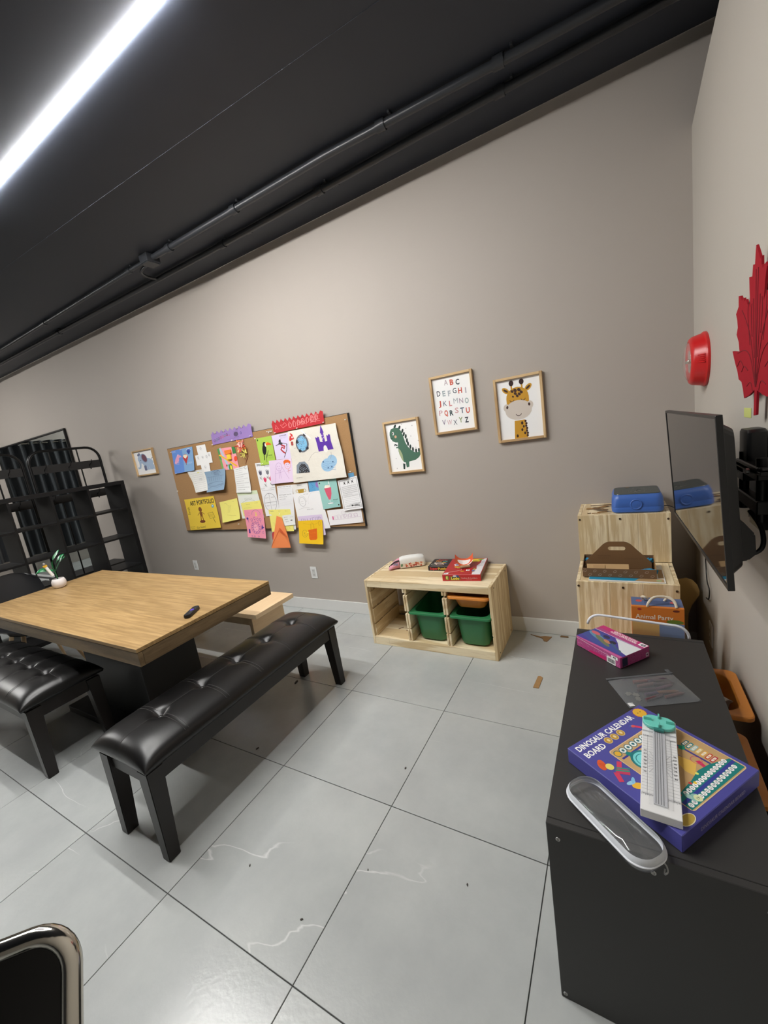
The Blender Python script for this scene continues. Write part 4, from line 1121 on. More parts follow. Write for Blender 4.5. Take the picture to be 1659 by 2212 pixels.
t_ = paper('paper_collage', 'pink paper collage with yellow and green strips on the cork board', [(-3.447,1.655),(-3.190,1.648),(-3.191,1.424),(-3.435,1.440)], 1, (240, 160, 172), d_collage)
obj('paper_flap', box(-.02, .07, -.016, -.002, .045, .085, .003, 1), mat('orange_flap', (238, 130, 44), .7), t_); obj('paper_flap', box(.005, .055, -.020, -.002, -.01, .042, .003, 1), mat('yellow_flap', (240, 204, 60), .7), t_)
paper('handwritten_sheet', 'curled white lined sheet left of the blue-grey drawing', [(-3.990,1.471),(-3.718,1.479),(-3.692,1.256),(-3.896,1.243)], 2, (232, 232, 228), d_lined, (.03, 0), .006)
paper('drawing', 'blue-grey drawing curling off the cork board', [(-3.719,1.447),(-3.389,1.454),(-3.415,1.250),(-3.715,1.234)], 3, (140, 166, 190), d_bluegrey, (.03, .02))
paper('handwritten_sheet', 'narrow white printed list below the pink collage', [(-3.271,1.437),(-3.069,1.454),(-3.080,1.190),(-3.288,1.200)], 2, (232, 234, 234), d_list, (.012, 0), .004, Ad=1.25)
paper('drawing', 'bright yellow poster reading ART PORTFOLIO', [(-4.169,1.177),(-3.661,1.188),(-3.640,0.848),(-4.165,0.827)], 2, YEL, d_art, (.014, 0))
paper('drawing', 'pale yellow sheet right of the art portfolio poster', [(-3.593,1.116),(-3.315,1.145),(-3.314,0.932),(-3.593,0.900)], 2, YEL2, d_yel2, (.018, 0))
paper('drawing', 'white drawing with pale green top edge beside the yellow sheet', [(-3.300,1.207),(-3.012,1.206),(-2.986,0.933),(-3.300,0.931)], 1, (226, 230, 224), d_gw, (.002, 0), .0008)
paper('drawing', 'small pale yellow sheet tucked above the pink drawing', [(-3.273,1.092),(-2.995,1.105),(-2.983,0.970),(-3.270,0.956)], 3, YEL2, d_yel3)
paper('drawing', 'pink drawing of a purple curly face hanging below the board', [(-3.251,1.019),(-2.985,1.022),(-3.003,0.725),(-3.254,0.743)], 5, PNK, d_pinkf, (.016, 0), Ad=1.2)
paper('paper_banner', 'red zigzag-edged paper banner on top of the cork board', [(-2.655,1.812),(-2.066,1.812),(-2.069,1.706),(-2.645,1.698)], 4, (186, 52, 58), d_redb, outline=zig(12, .26))
paper('picture_card', 'lime green toucan card on the cork board', [(-2.885,1.684),(-2.685,1.684),(-2.694,1.434),(-2.886,1.433)], 3, (168, 200, 84), d_toucan, Ad=1.27)
paper('picture_card', 'lilac snowboarder card beside the toucan card', [(-2.685,1.684),(-2.480,1.687),(-2.478,1.459),(-2.681,1.466)], 2, (214, 204, 232), d_snow, Ad=1.3)
paper('drawing', 'large crumpled cream sheet with a purple castle and ponds', [(-2.480,1.693),(-1.957,1.689),(-1.917,1.247),(-2.509,1.241)], 4, (222, 218, 208), d_cream, (.010, .014), .012, n=30, Ad=.90)
paper('drawing', 'lilac drawing of two smiling figures on the cork board', [(-2.773,1.466),(-2.496,1.460),(-2.506,1.251),(-2.796,1.250)], 6, (224, 204, 230), d_lilac, (.006, 0), Ad=1.0)
paper('worksheet', 'tall white spring flowers worksheet with tulips', [(-2.965,1.462),(-2.758,1.454),(-2.772,0.958),(-2.958,0.944)], 1, (230, 231, 234), d_spring, (.003, 0), .001, Ad=2.4)
paper('worksheet', 'white worksheet with handwriting beside the spring flowers sheet', [(-2.742,1.225),(-2.552,1.225),(-2.609,0.806),(-2.806,0.795)], 2, (232, 233, 236), d_textw, (.001, 0), .0008)
paper('picture_card', 'white card with a gold trophy half covered by other sheets', [(-2.556,1.225),(-2.371,1.227),(-2.381,0.990),(-2.564,0.985)], 1, (228, 228, 226), d_trophy)
paper('drawing', 'small blue drawing peeking out beside the milkshake card', [(-2.360,1.240),(-2.233,1.239),(-2.241,1.053),(-2.375,1.043)], 1, (112, 170, 212), d_blueb)
paper('drawing', 'white pencil drawing of a round face left of the milkshake card', [(-2.565,1.138),(-2.253,1.151),(-2.200,0.811),(-2.559,0.791)], 3, (236, 236, 238), d_whited, (.002, .002), .002)
paper('picture_card', 'teal milkshake card on the cork board', [(-2.252,1.228),(-2.048,1.246),(-2.042,1.001),(-2.238,0.984)], 6, TEAL, d_milk, (.004, .006), Ad=1.24)
paper('handwritten_sheet', 'white bordered letter right of the milkshake card', [(-2.038,1.220),(-1.837,1.247),(-1.817,0.978),(-2.020,0.962)], 5, (236, 236, 238), d_letter, (.01, .006), Ad=1.3)
paper('paper_scrap', 'small blue paper scrap behind the bordered letter', [(-1.925,1.274),(-1.867,1.276),(-1.864,1.209),(-1.922,1.206)], 1, (104, 158, 196))
paper('drawing', 'wide white pencil drawing at the bottom right of the cork board', [(-2.209,0.970),(-1.852,0.986),(-1.848,0.855),(-2.203,0.835)], 2, (236, 234, 236), d_wlow, (.004, 0))
paper('drawing', 'lilac sheet behind the orange cup drawing', [(-2.552,0.929),(-2.269,0.939),(-2.262,0.752),(-2.557,0.728)], 5, LIL, d_lil2, (.004, .0))
paper('drawing', 'golden yellow drawing of an orange cup hanging below the board', [(-2.553,0.888),(-2.271,0.893),(-2.297,0.668),(-2.578,0.678)], 10, (240, 196, 40), d_cup, (.014, 0), Ad=.97)
paper('drawing', 'pale yellow sheet behind the folded orange paper', [(-2.911,1.007),(-2.632,1.001),(-2.631,0.792),(-2.918,0.789)], 3, YEL2, d_yelu, (.006, 0))
paper('paper_scrap', 'small white card beside the folded orange paper', [(-2.748,0.943),(-2.590,0.955),(-2.597,0.854),(-2.741,0.844)], 4, (230, 232, 230), d_cardw, (.006, 0))
# folded orange paper (a peaked cone folded from one sheet)
oc = Vector((-2.80, Y1-.038, .78))
ot = thing('folded_paper', 'folded orange paper cone hanging below the cork board', 'paper', oc, 0, 'drawings and papers on the cork board')
def q(x, y, z): return (x-oc.x, y, z-oc.z)
OM = mat('orange_paper', (236, 138, 84), .75, spec=.2)
obj('sheet', raw([q(-2.813, 0, .946), q(-2.753, 0, .925), q(-2.683, -.03, .639), q(-2.936, -.03, .634), q(-2.79, -.012, .83), q(-2.69, -.028, .736), q(-2.90, -.024, .71)],
    [(0, 6, 3, 4), (0, 4, 1), (4, 3, 2), (1, 4, 5), (4, 2, 5)]), OM, ot)
obj('fold', raw([q(-2.79, -.016, .835), q(-2.69, -.034, .736), q(-2.686, -.038, .645), q(-2.79, -.030, .80)], [(0, 1, 3), (0, 3, 1)]), mat('orange_paper_dark', (222, 118, 66), .75), ot)
obj('fold', raw([q(-2.79, -.016, .835), q(-2.932, -.034, .64), q(-2.92, -.036, .66), q(-2.795, -.02, .82)], [(0, 1, 2, 3)]), MATS['orange_paper_dark'], ot)
obj('red_backing', raw([q(-2.86, .002, .82), q(-2.925, .002, .77), q(-2.93, .0, .71), q(-2.88, .0, .70)], [(0, 1, 2, 3)]), mat('red_paper', (186, 52, 60), .75), ot)
ik = Ink(lambda u, v, l: (-2.80-oc.x+u*.1-.05, -.002-l*.0002-v*.0, .93-oc.z-v*.1))
for i in range(3):
    ik.ring(.45-.02*i, .15+.25*i, .09, .07, .03, (190, 70, 50)); ik.ring(.70+.03*i, .25+.25*i, .08, .07, .03, (190, 70, 50))
ik.build(ot)
# paper-strip pompom
pt = thing('paper_pompom', 'red and yellow paper-strip pompom with a string pinned on the board', 'paper craft', (-3.085, Y1-.05, 1.625))
rr = random.Random(5); PC = [mat('strip_red', (222, 74, 64), .7), mat('strip_yellow', (236, 226, 120), .7), mat('strip_pink', (240, 190, 180), .7), mat('strip_orange', (240, 130, 70), .7)]
for kk in range(4):
    b = bmesh.new()
    for i in range(16):
        a = rr.uniform(0, 2*PI); r = rr.uniform(.01, .055); c = Vector((r*math.cos(a), rr.uniform(-.02, .02), r*math.sin(a)*.95+(-.035 if kk == 1 else .015)))
        M_ = Matrix.Translation(c) @ Matrix.Rotation(rr.uniform(0, PI), 4, 'Y') @ Matrix.Rotation(rr.uniform(-.6, .6), 4, 'X')
        box(-.022, .022, -.001, .001, -.005, .005, bm=b, M=M_)
    o = obj('paper_strips', b, PC[kk], pt); o['kind'] = 'stuff'
obj('string', tube(smooth_path([(.03, .02, -.06), (.048, .022, -.09), (.02, .022, -.12), (-.005, .022, -.16)]), .002, 6), mat('brown_string', (140, 70, 50), .8), pt)
# push pins
pin_b = lathe([(0, -.001), (.0042, -.001), (.0046, .003), (.003, .004), (.0028, .008), (.0042, .009), (.0042, .0105), (0, .011)], 12, M=Matrix.Rotation(PI/2, 4, 'X'))
pin_me = bpy.data.meshes.new('push_pin'); pin_b.to_mesh(pin_me); pin_b.free(); pin_me.materials.append(mat('white_pin_plastic', (236, 236, 230), .35))
for (x, z) in [(-2.719,1.725),(-2.692,1.724),(-2.669,1.722),(-2.626,1.702),(-2.366,1.707),(-2.075,1.713),(-1.856,1.701),(-3.491,1.703),(-3.197,1.709),(-2.939,1.718),(-4.182,1.705),(-4.009,1.712),(-4.181,1.472),(-4.236,1.279),(-3.363,0.878),(-2.885,1.684),(-2.858,1.448),(-1.86,0.867),(-1.890,1.287), (-2.70, 1.714)]:
    o = obj('push_pin', pin_me); o.location = (x, Y1-.034, z)
    tagp(o, 'small white push pin stuck in the cork board', 'push pin', 'white push pins on the cork board')

# ================================================================== SMALL THINGS
def boxed(name, label, cat, loc, rz, w_, d_, h, m, group=None, bev=.0015):
    t = thing(name, label, cat, loc, rz, group)
    o = obj('carton', box(-w_/2, w_/2, -d_/2, d_/2, .0004, h, bev, 1), m, t)
    return t, o
def top_ink(w_, d_, h): return Ink(plane_map((-w_/2, d_/2, h), (1, 0, 0), (0, -1, 0), (0, 0, 1), .00006))
def side_ink(w_, d_, h, side):
    if side == '-y': return Ink(plane_map((-w_/2, -d_/2, h), (1, 0, 0), (0, 0, -1), (0, -1, 0), .00006))
    if side == '+x': return Ink(plane_map((w_/2, -d_/2, h), (0, 1, 0), (0, 0, -1), (1, 0, 0), .00006))
    if side == '-x': return Ink(plane_map((-w_/2, d_/2, h), (0, -1, 0), (0, 0, -1), (-1, 0, 0), .00006))

# ------------------------------------------------------------------ remote control on the table
rc = thing('remote_control', 'small black remote control with a purple button on the table', 'remote control', (-2.010, 1.209, .75), math.radians(30))
rcb = loft([(.034, .128, .014, .0005), (.038, .132, .017, .004), (.038, .132, .017, .013), (.034, .128, .015, .018)], 6)
obj('body', rcb, M_BLACKP, rc, True, 40)
for i, (x, y) in enumerate(((-.009, .046), (.009, .046), (-.011, .022), (.011, .022), (-.010, -.012), (0, -.012), (.010, -.012), (-.010, -.026), (0, -.026), (.010, -.026), (-.009, -.044), (.009, -.044))):
    obj('button', cyl((x, y, .018), (x, y, .0195), .0034, n=10), mat('grey_button', (90, 92, 98), .5), rc)
PU = mat('purple_button', (92, 66, 190), .45)
obj('button', box(-.005, .005, -.004, .018, .018, .0202, .001, 1), PU, rc); obj('button', box(-.012, .012, .003, .011, .018, .0201, .001, 1), PU, rc)

# ------------------------------------------------------------------ potted plastic plant
pp = thing('potted_plant', 'small plastic plant in a round white pot on the table', 'plant', (-3.83, 1.315, .75))
WP = mat('white_ceramic', (226, 220, 218), .45, bump=.05, bscale=60)
obj('pot', lathe([(0, .0005), (.028, .0005), (.040, .010), (.048, .034), (.046, .056), (.038, .073), (.034, .075), (.032, .069), (.032, .055), (0, .055)], 36), WP, pp, True, 60)
obj('soil', lathe([(0, .060), (.0335, .059)], 24), mat('dark_soil', (46, 38, 32), .9), pp)
pd = Vector((.32, .947, 0)); vd = Vector((-.947, .32, 0))
LG = mat('leaf_green', (34, 128, 74), .3, vary=.15, vscale=30)
obj('stem', tube(smooth_path([(0, 0, .055), tuple(pd*-.004+Vector((0, 0, .12))), tuple(pd*-.010+Vector((0, 0, .17)))]), .005, 8), mat('stem_green', (40, 92, 58), .5), pp, True)
def leaf(path, wmax):
    P = smooth_path(path, 6); V = []; F = []
    for i, p in enumerate(P):
        t = i/(len(P)-1); w_ = wmax*math.sin(PI*min(1, t*.97+.03))**.8
        side = (vd*.75+pd*.3+Vector((0, 0, .6))).normalized()
        tg = (P[min(i+1, len(P)-1)]-P[max(i-1, 0)]).normalized(); side = (side-tg*side.dot(tg)).normalized()
        V += [p+side*w_+vd*.004, p-vd*.006, p-side*w_+vd*.004]
    for i in range(len(P)-1):
        a = 3*i; F += [(a, a+3, a+4, a+1), (a+1, a+4, a+5, a+2)]
    return raw(V, F)
def P3(u, z, d=0): return tuple(pd*u+vd*d+Vector((0, 0, z)))
for pth, w_ in (([P3(-.008, .16), P3(.0, .22), P3(.03, .262), P3(.058, .292)], .030), ([P3(-.004, .14), P3(.02, .20), P3(.05, .235), P3(.082, .250)], .022),
                ([P3(-.004, .13), P3(.028, .18, .01), P3(.055, .215, .01), P3(.085, .232, .01)], .020), ([P3(-.01, .14), P3(-.05, .162), P3(-.09, .165), P3(-.118, .147)], .018)):
    obj('leaf', leaf(pth, w_), LG, pp, True)
gs = thing('glue_stick', 'white tube with a yellow cap standing among the plant leaves', 'tube', tuple(Vector((-3.83, 1.315, .75))+Vector(P3(-.022, .108, -.022))))
ax = (pd*-.32+Vector((0, 0, .95))).normalized()
obj('tube_body', cyl((0, 0, 0), ax*.085, .0105, n=16), mat('white_tube', (238, 238, 236), .35), gs, True, 50)
obj('cap', cyl(ax*.085, ax*.098, .014, n=16), mat('yellow_cap', (226, 178, 50), .4), gs, True, 50)
obj('topper', lathe([(0, .0), (.009, .003), (.008, .014), (.004, .022), (0, .023)], 14, M=Matrix.Translation(ax*.098)), mat('grey_topper', (150, 146, 146), .5), gs, True)

# ------------------------------------------------------------------ on the low pine shelf
ST = .510
pc = thing('pencil_case', 'white and pink fabric pencil case with flower print on the pine shelf', 'pencil case', (-1.415, 2.655, ST), math.radians(28))
def soft(secs, n=6): return loft(secs, n)
wb = bmesh.new(); me_s = []
secs = [(-.085, .066, .080), (-.06, .075, .088), (0, .078, .090), (.06, .078, .089), (.098, .076, .084), (.110, .066, .060), (.1105, .03, .03)]
V = []; F = []; nn = 20
for (x, d_, h) in secs:
    for k in range(nn):
        a = 2*PI*k/nn; cy_, sz = math.cos(a), math.sin(a)
        V.append((x, d_/2*math.copysign(abs(cy_)**.55, cy_), h/2+h/2*math.copysign(abs(sz)**.55, sz)+.0008))
for i in range(len(secs)-1):
    for k in range(nn): F.append((i*nn+k, i*nn+(k+1) % nn, (i+1)*nn+(k+1) % nn, (i+1)*nn+k))
F.append(tuple(range(nn))[::-1]); F.append(tuple((len(secs)-1)*nn+k for k in range(nn)))
me = raw(V, F); wb.from_mesh(me); bmesh.ops.recalc_face_normals(wb, faces=wb.faces)
pbody = obj('pouch_body', wb, mat('white_canvas', (228, 228, 224), .8, bump=.1, bscale=300), pc, True, 60)
ik = Ink(plane_map((-.085, -.0405, .042), (1, 0, 0), (0, 0, -1), (0, -1, 0), .0001))
ik.rect(.0, .0, .185, .034, (222, 206, 186), 1, 1)
r5 = random.Random(3)
for i in range(26):
    c = r5.choice([(188, 96, 66), (206, 122, 92), (160, 66, 48), (224, 164, 140), (176, 80, 70)]); ik.ell(.045+r5.uniform(0, .135), .016+r5.uniform(-.012, .012), .010, .006, c, r5.uniform(0, 3), 10)
ik.ell(.014, .012, .008, .012, (90, 130, 96), .3, 12)
ik.build(pbody)
FP = mat('pink_fabric', (216, 150, 168), .8, bump=.1, bscale=200)
V = []; F = []; secs = [(-.085, .074, .078, 0), (-.105, .080, .07, 0), (-.135, .085, .052, -.004), (-.16, .078, .03, -.01), (-.172, .05, .012, -.012)]
for (x, d_, h, oy) in secs:
    for k in range(nn):
        a = 2*PI*k/nn; V.append((x+.006*math.sin(3*a+x*50), oy+d_/2*math.cos(a), max(.0008, h/2+h/2*math.sin(a)+.0008)))
for i in range(len(secs)-1):
    for k in range(nn): F.append((i*nn+k, i*nn+(k+1) % nn, (i+1)*nn+(k+1) % nn, (i+1)*nn+k))
F.append(tuple((len(secs)-1)*nn+k for k in range(nn)))
obj('pink_lining', raw(V, F), FP, pc, True)
obj('zip_flap', tube(smooth_path([(-.088, -.03, .068), (-.12, -.034, .063), (-.15, -.028, .042), (-.168, -.01, .024)]), .005, 8), mat('black_zip', (38, 34, 40), .6), pc, True)
obj('care_label', box(-.135, -.10, -.042, -.040, .034, .052, .0004, 1), mat('lavender_label', (150, 144, 170), .7), pc)

# black card game box
t, o = boxed('game_box', 'small black game box with colourful lettering on the pine shelf', 'game box', (-1.165, 2.662, ST), math.radians(4), .155, .165, .034, mat('black_box_card', (30, 28, 30), .35))
k = side_ink(.155, .165, .034, '-y'); k.text('Super', .045, .017, .018, (214, 60, 60), .03); k.text('Puzzle', .110, .017, .018, (210, 170, 60), .03)
k.build(o, m=INKG)
k = top_ink(.155, .165, .034); k.text('Super', .078, .022, .020, (206, 52, 52), .03, 0, .08); k.text('Puz', .052, .050, .022, (226, 150, 60), .03); k.text('zle', .100, .050, .022, (70, 170, 160), .03)
k.ell(.065, .100, .040, .018, (228, 214, 196), .3); k.ell(.065, .097, .032, .010, (90, 70, 70), .3); k.ell(.10, .088, .02, .006, (220, 190, 90)); k.ring(.035, .125, .02, .012, .004, (210, 200, 190)); k.ring(.08, .125, .03, .015, .005, (220, 170, 160)); k.ell(.118, .105, .012, .008, (70, 70, 150))
k.build(o, m=INKG)
# red ludo box
LW, LD, LH = .258, .33, .046
t, o = boxed('board_game_box', 'red Ludo board game box with a white corner on the pine shelf', 'game box', (-.945, 2.572, ST), math.radians(7), LW, LD, LH, mat('red_box_card', (182, 32, 36), .3))
k = side_ink(LW, LD, LH, '-y')
k.rrect(.022, .008, .044, .036, .003, (70, 120, 50)); k.text('E', .033, .022, .020, (240, 230, 120), .03)
k.rrect(.052, .012, .122, .040, .008, (150, 120, 40)); k.rrect(.054, .014, .120, .038, .008, (60, 60, 64)); k.text('Ludo', .088, .026, .018, (240, 216, 50), .035, 0, .056); k.ell(.094, .010, .022, .006, (70, 80, 150)); k.ell(.085, .010, .012, .005, (230, 230, 230))
k.text('Snakes & Ladders', .182, .024, .010, (196, 150, 150), .02, 0, .105); k.text('2-4 PLAYERS', .180, .036, .004, (220, 140, 140), .0, 0, .04)
k.build(o, m=INKG)
k = top_ink(LW, LD, LH)
k.poly([(LW-.004, .004), (LW-.004, LD-.004), (.200, LD-.004), (.196, LD-.03), (.214, .22), (.205, .16), (.224, .10), (.222, .004)], (232, 232, 236))
k.poly([(.06, .02), (.215, .015), (.21, .075), (.12, .085), (.06, .06)], (236, 210, 40)); k.ell(.215, .03, .022, .012, (110, 160, 50), -.5); k.ell(.225, .012, .02, .006, (200, 60, 50))
for i in range(4): k.text('LUDO', .236, .070+.03*i, .010-.001*i, (60, 80, 120), .02, 0, .030)
k.poly([(.04, .13), (.075, .10), (.095, .135), (.055, .165)], (240, 240, 240)); k.poly([(.048, .132), (.072, .112), (.085, .135), (.058, .153)], (110, 130, 170)); k.poly([(.09, .13), (.12, .15), (.10, .175)], (230, 140, 50))
k.poly([(.05, .175), (.13, .178), (.17, .20), (.06, .19)], (236, 214, 60)); k.text('Ludo', .115, .195, .026, (150, 190, 60), .03)
k.line([(.01, LD-.03), (.115, .245), (.11, .215)], .004, (240, 210, 200)); k.rrect(.008, LD-.035, .038, LD-.008, .002, (240, 240, 240)); k.text('6+', .023, LD-.021, .014, K, .02)
k.ell(.125, .265, .014, .008, (226, 180, 60)); k.rrect(.148, .235, .172, .258, .003, W); k.ell(.160, .246, .006, .006, (60, 60, 70))
for i, c in enumerate(((140, 60, 60), (210, 210, 90), (90, 110, 180), (150, 140, 130))): k.poly([(.185+.008*(i % 2), .20+.022*i), (.205, .195+.022*i), (.212, .212+.022*i), (.190, .22+.022*i)], c)
k.build(o, m=INKG)
k = side_ink(LW, LD, LH, '+x'); k.rect(.004, .004, LD-.004, LH-.004, (120, 84, 66)); k.build(o, m=INKG)
# curled orange leaflet on it
lf = thing('leaflet', 'curled orange leaflet with a white oval on the red game box', 'leaflet', (-.955, 2.585, ST+LH), math.radians(18))
def lmap(u, v, l):
    a = (u-.5)*2.0; r = .078
    return (r*math.sin(a)*.95, -.06+.12*v+.0, .016+r*(1-math.cos(a))*1.15+.012*v+l*.00015)
n = 16
V = [lmap(i/n, j/6, 0) for j in range(7) for i in range(n+1)]; F = [(j*(n+1)+i, j*(n+1)+i+1, (j+1)*(n+1)+i+1, (j+1)*(n+1)+i) for j in range(6) for i in range(n)]
ls = obj('sheet', raw(V, F), mat('orange_leaflet', (226, 92, 40), .45), lf, True)
k = Ink(lambda u, v, l: lmap(u, 1-v, l)); k.maxe = .08
k.ell(.48, .50, .33, .30, (240, 236, 232)); k.rect(.62, .88, .99, .99, (244, 244, 244))
for i in range(3): k.words(.30, .42+.1*i, .66, .05, (150, 150, 160), i)
k.build(ls)
obj('rolled_corner', cyl((-.03, -.066, .012), (.035, -.058, .014), .010, n=14), mat('kraft_roll', (168, 142, 104), .6), lf, True, 50)

# ------------------------------------------------------------------ on the stair-step unit
# blue case
bc = thing('storage_case', 'blue plastic case with a dark printed top on the pine steps', 'case', (.083, 2.605, .9192))
bw, bd, bh = .242, .25, .108
cs = obj('case_body', loft([(bw-.02, bd-.02, .03, .0005), (bw-.004, bd-.004, .034, .008), (bw, bd, .036, .030), (bw-.002, bd-.002, .036, .032), (bw-.002, bd-.002, .036, .034), (bw, bd, .036, .036), (bw-.006, bd-.01, .036, .078), (bw-.022, bd-.03, .03, .098), (bw-.034, bd-.044, .026, .102)], 8), M_BLUE, bc, True, 40)
obj('top_sheet', loft([(bw-.028, bd-.038, .028, .1005), (bw-.032, bd-.042, .026, .104)], 8), mat('worn_dark_sheet', (58, 66, 66), .35, vary=.2, vscale=12), bc, True, 40)
k = Ink(plane_map((-.105, .10, .104), (1, 0, 0), (0, -1, 0), (0, 0, 1), .00008))
r6 = random.Random(11)
for i in range(8): k.line([(.02+.025*i, .01), (.015+.026*i, .19)], .0008, (120, 130, 128))
for i in range(16):
    u, v = .09+r6.uniform(-.02, .05), .10+r6.uniform(-.05, .06); a = r6.uniform(0, 6); k.line([(u, v), (u+.02*math.cos(a), v+.03*math.sin(a))], .0025, r6.choice([(190, 186, 178), (40, 46, 46), (150, 150, 146)]))
k.poly([(.06, 0), (.075, .004), (.072, .018), (.055, .012)], (160, 130, 100)); k.build(bc)
ring = lathe([(.021, 0), (.024, .0025), (.027, .0025), (.029, 0)], 32, M=Matrix.Translation((-.005, -bd/2-.0005, .048)) @ Matrix.Rotation(PI/2, 4, 'X'))
obj('latch_ring', ring, M_BLUE, bc, True)
obj('latch_dish', lathe([(0, .0012), (.018, .0014), (.021, .0006)], 32, M=Matrix.Translation((-.005, -bd/2-.0004, .048)) @ Matrix.Rotation(PI/2, 4, 'X')), M_BLUE, bc, True)
obj('power_cord', tube(smooth_path([(bw/2-.004, -.06, .02), (.14, -.075, .024), (.165, -.11, .017), (.20, -.16, -.01), (.24, -.19, -.06)]), .0024, 8), M_BLACKP, bc, True)
# cardboard offcuts beside it
r7 = random.Random(21); scrap_pos = []
descr = ['longest torn cardboard strip beside the blue case', 'thin bent cardboard strip behind the blue case corner', 'torn cardboard strip crossing others on the pine steps', 'dark-edged cardboard offcut touching the blue case',
         'short cardboard offcut near the front edge of the top step', 'tiny cardboard crumb left on the top step', 'small torn cardboard piece at the front of the top step']
for i, (x, y, L_, w_, a, z) in enumerate(((-.115, 2.64, .13, .022, .5, .0), (-.095, 2.68, .11, .012, .12, .006), (-.125, 2.60, .10, .020, -.55, .005), (-.095, 2.56, .10, .024, -.75, .011), (-.085, 2.53, .05, .014, .2, .0), (-.15, 2.505, .018, .012, .4, .0), (-.115, 2.505, .045, .010, .05, .0))):
    P = []; m_ = 7
    for j in range(m_): P.append((-L_/2+L_*j/(m_-1), w_/2*r7.uniform(.5, 1.1)))
    for j in range(m_-1, -1, -1): P.append((-L_/2+L_*j/(m_-1), -w_/2*r7.uniform(.5, 1.1)))
    t = obj('cardboard_scrap', prism(P, 0, .003), M_CARD if i % 2 == 0 else mat('dark_cardboard', (112, 86, 56), .8))
    t.location = (x, y, .9198+z); t.rotation_euler = (0, (-.06 if i in (0, 2) else 0), a)
    tagp(t, descr[i], 'cardboard', 'cardboard scraps on the pine steps')
# carton with handle
SM = .6496
bk_ = thing('booklet', 'thin white and blue booklet lying under the handled carton', 'booklet', (.008, 2.285, SM))
o = obj('pages', box(-.158, .168, -.125, .12, .0003, .0055, .0008, 1), mat('booklet_paper', (228, 226, 220), .5), bk_)
k = Ink(plane_map((-.158, .12, .0055), (1, 0, 0), (0, -1, 0), (0, 0, 1), .00006)); k.rect(.002, .20, .22, .235, (40, 140, 176)); k.poly([(.22, .20), (.32, .20), (.32, .238), (.20, .235)], (178, 146, 104)); k.ell(.30, .222, .012, .008, (150, 190, 140)); k.rect(.285, .01, .32, .06, (226, 226, 222)); k.words(.29, .02, .315, .008, K, 2); k.words(.29, .04, .315, .008, K, 3); k.rect(.30, .07, .322, .19, (172, 142, 104))
k.build(o)
ct = thing('carton_tray', 'brown printed carton tray with an arched handle on the pine steps', 'carton', (-.018, 2.29, SM+.0062))
cw, cd, chh = .322, .172, .050
def dprint(k, w_, h):
    r8 = random.Random(4)
    for i in range(14):
        u = .012+i*.0225; v = .014+.02*(i % 2)
        k.ring(u, v, .008, .005, .0016, (170, 150, 132), 10, -.5); k.line([(u-.005, v+.006), (u+.004, v+.002)], .0014, (160, 138, 120))
f1 = obj('front_wall', box(-cw/2, cw/2, -cd/2, -cd/2+.003, .0003, chh-.004, .0006, 1), M_CARDD, ct)
k = Ink(plane_map((-cw/2, -cd/2, chh-.004), (1, 0, 0), (0, 0, -1), (0, -1, 0), .00008)); dprint(k, cw, chh); k.build(f1)
obj('back_wall', box(-cw/2, cw/2, cd/2-.003, cd/2, .0003, chh+.014, .0006, 1), M_CARDD, ct)
for s in (-1, 1):
    pts = [(-cd/2+.0035, .0003), (cd/2-.0035, .0003), (cd/2-.0035, chh+.012), (-cd/2+.0035, chh-.004)]
    x_ = s*cw/2-(.003 if s > 0 else 0)
    obj('end_wall', prism(pts, x_, x_+.003, M=Matrix(((0, 0, 1, 0), (1, 0, 0, 0), (0, 1, 0, 0), (0, 0, 0, 1)))), M_CARDD if s < 0 else M_CARD, ct)
obj('floor_sheet', box(-cw/2+.0035, cw/2-.0035, -cd/2+.0035, cd/2-.0035, .0003, .002), M_CARDD, ct)
# handle panel with an oblong cut-out
hp = [(-.152, .004), (.146, .004), (.146, .055), (.06, .150), (.045, .160), (.03, .164), (-.035, .164), (-.05, .160), (-.064, .150), (-.150, .055)]
hole = [(x-.003, y+.128) for x, y in rrect(.078, .020, .0099, 5)]
hb = bmesh.new()
tr = tessellate_polygon([[Vector((p[0], p[1], 0)) for p in hp], [Vector((p[0], p[1], 0)) for p in hole[::-1]]])
allp = hp+hole[::-1]
lo = [hb.verts.new((p[0], 0, p[1])) for p in allp]; hi = [hb.verts.new((p[0], .003, p[1])) for p in allp]
for t3 in tr:
    hb.faces.new([lo[i] for i in t3]); hb.faces.new([hi[i] for i in t3])
for a, cnt in ((0, len(hp)), (len(hp), len(hole))):
    for i in range(cnt): j = a+(i+1) % cnt; hb.faces.new((lo[a+i], lo[j], hi[j], hi[a+i]))
bmesh.ops.recalc_face_normals(hb, faces=hb.faces)
hd = obj('handle_panel', hb, mat('kraft_handle', (120, 88, 54), .75), ct); hd.location = (0, -.006, 0)
k = Ink(plane_map((-.09, -.0062, .094), (1, 0, 0), (0, 0, -1), (0, -1, 0), .00008)); 
k.words(.0, .006, .06, .008, (88, 64, 40), 2); k.words(.0, .018, .05, .006, (88, 64, 40), 3); k.words(.12, .02, .2, .006, (96, 70, 44), 4); k.build(ct)
cf = thing('cardboard_flap', 'flat pale cardboard flap leaning inside the handled carton', 'cardboard', (-.065, 2.245, SM+.040)); cf.rotation_euler = (.85, 0, .03)
obj('sheet', box(-.095, .095, -.022, .022, 0, .003, .0006, 1), mat('pale_cardboard', (186, 152, 106), .8), cf)
obj('torn_piece', box(-.065, -.01, -.006, .016, .0032, .007, .002, 1), mat('pale_cardboard2', (176, 142, 98), .8), cf)
BT_ = mat('blue_tissue', (40, 142, 186), .7)
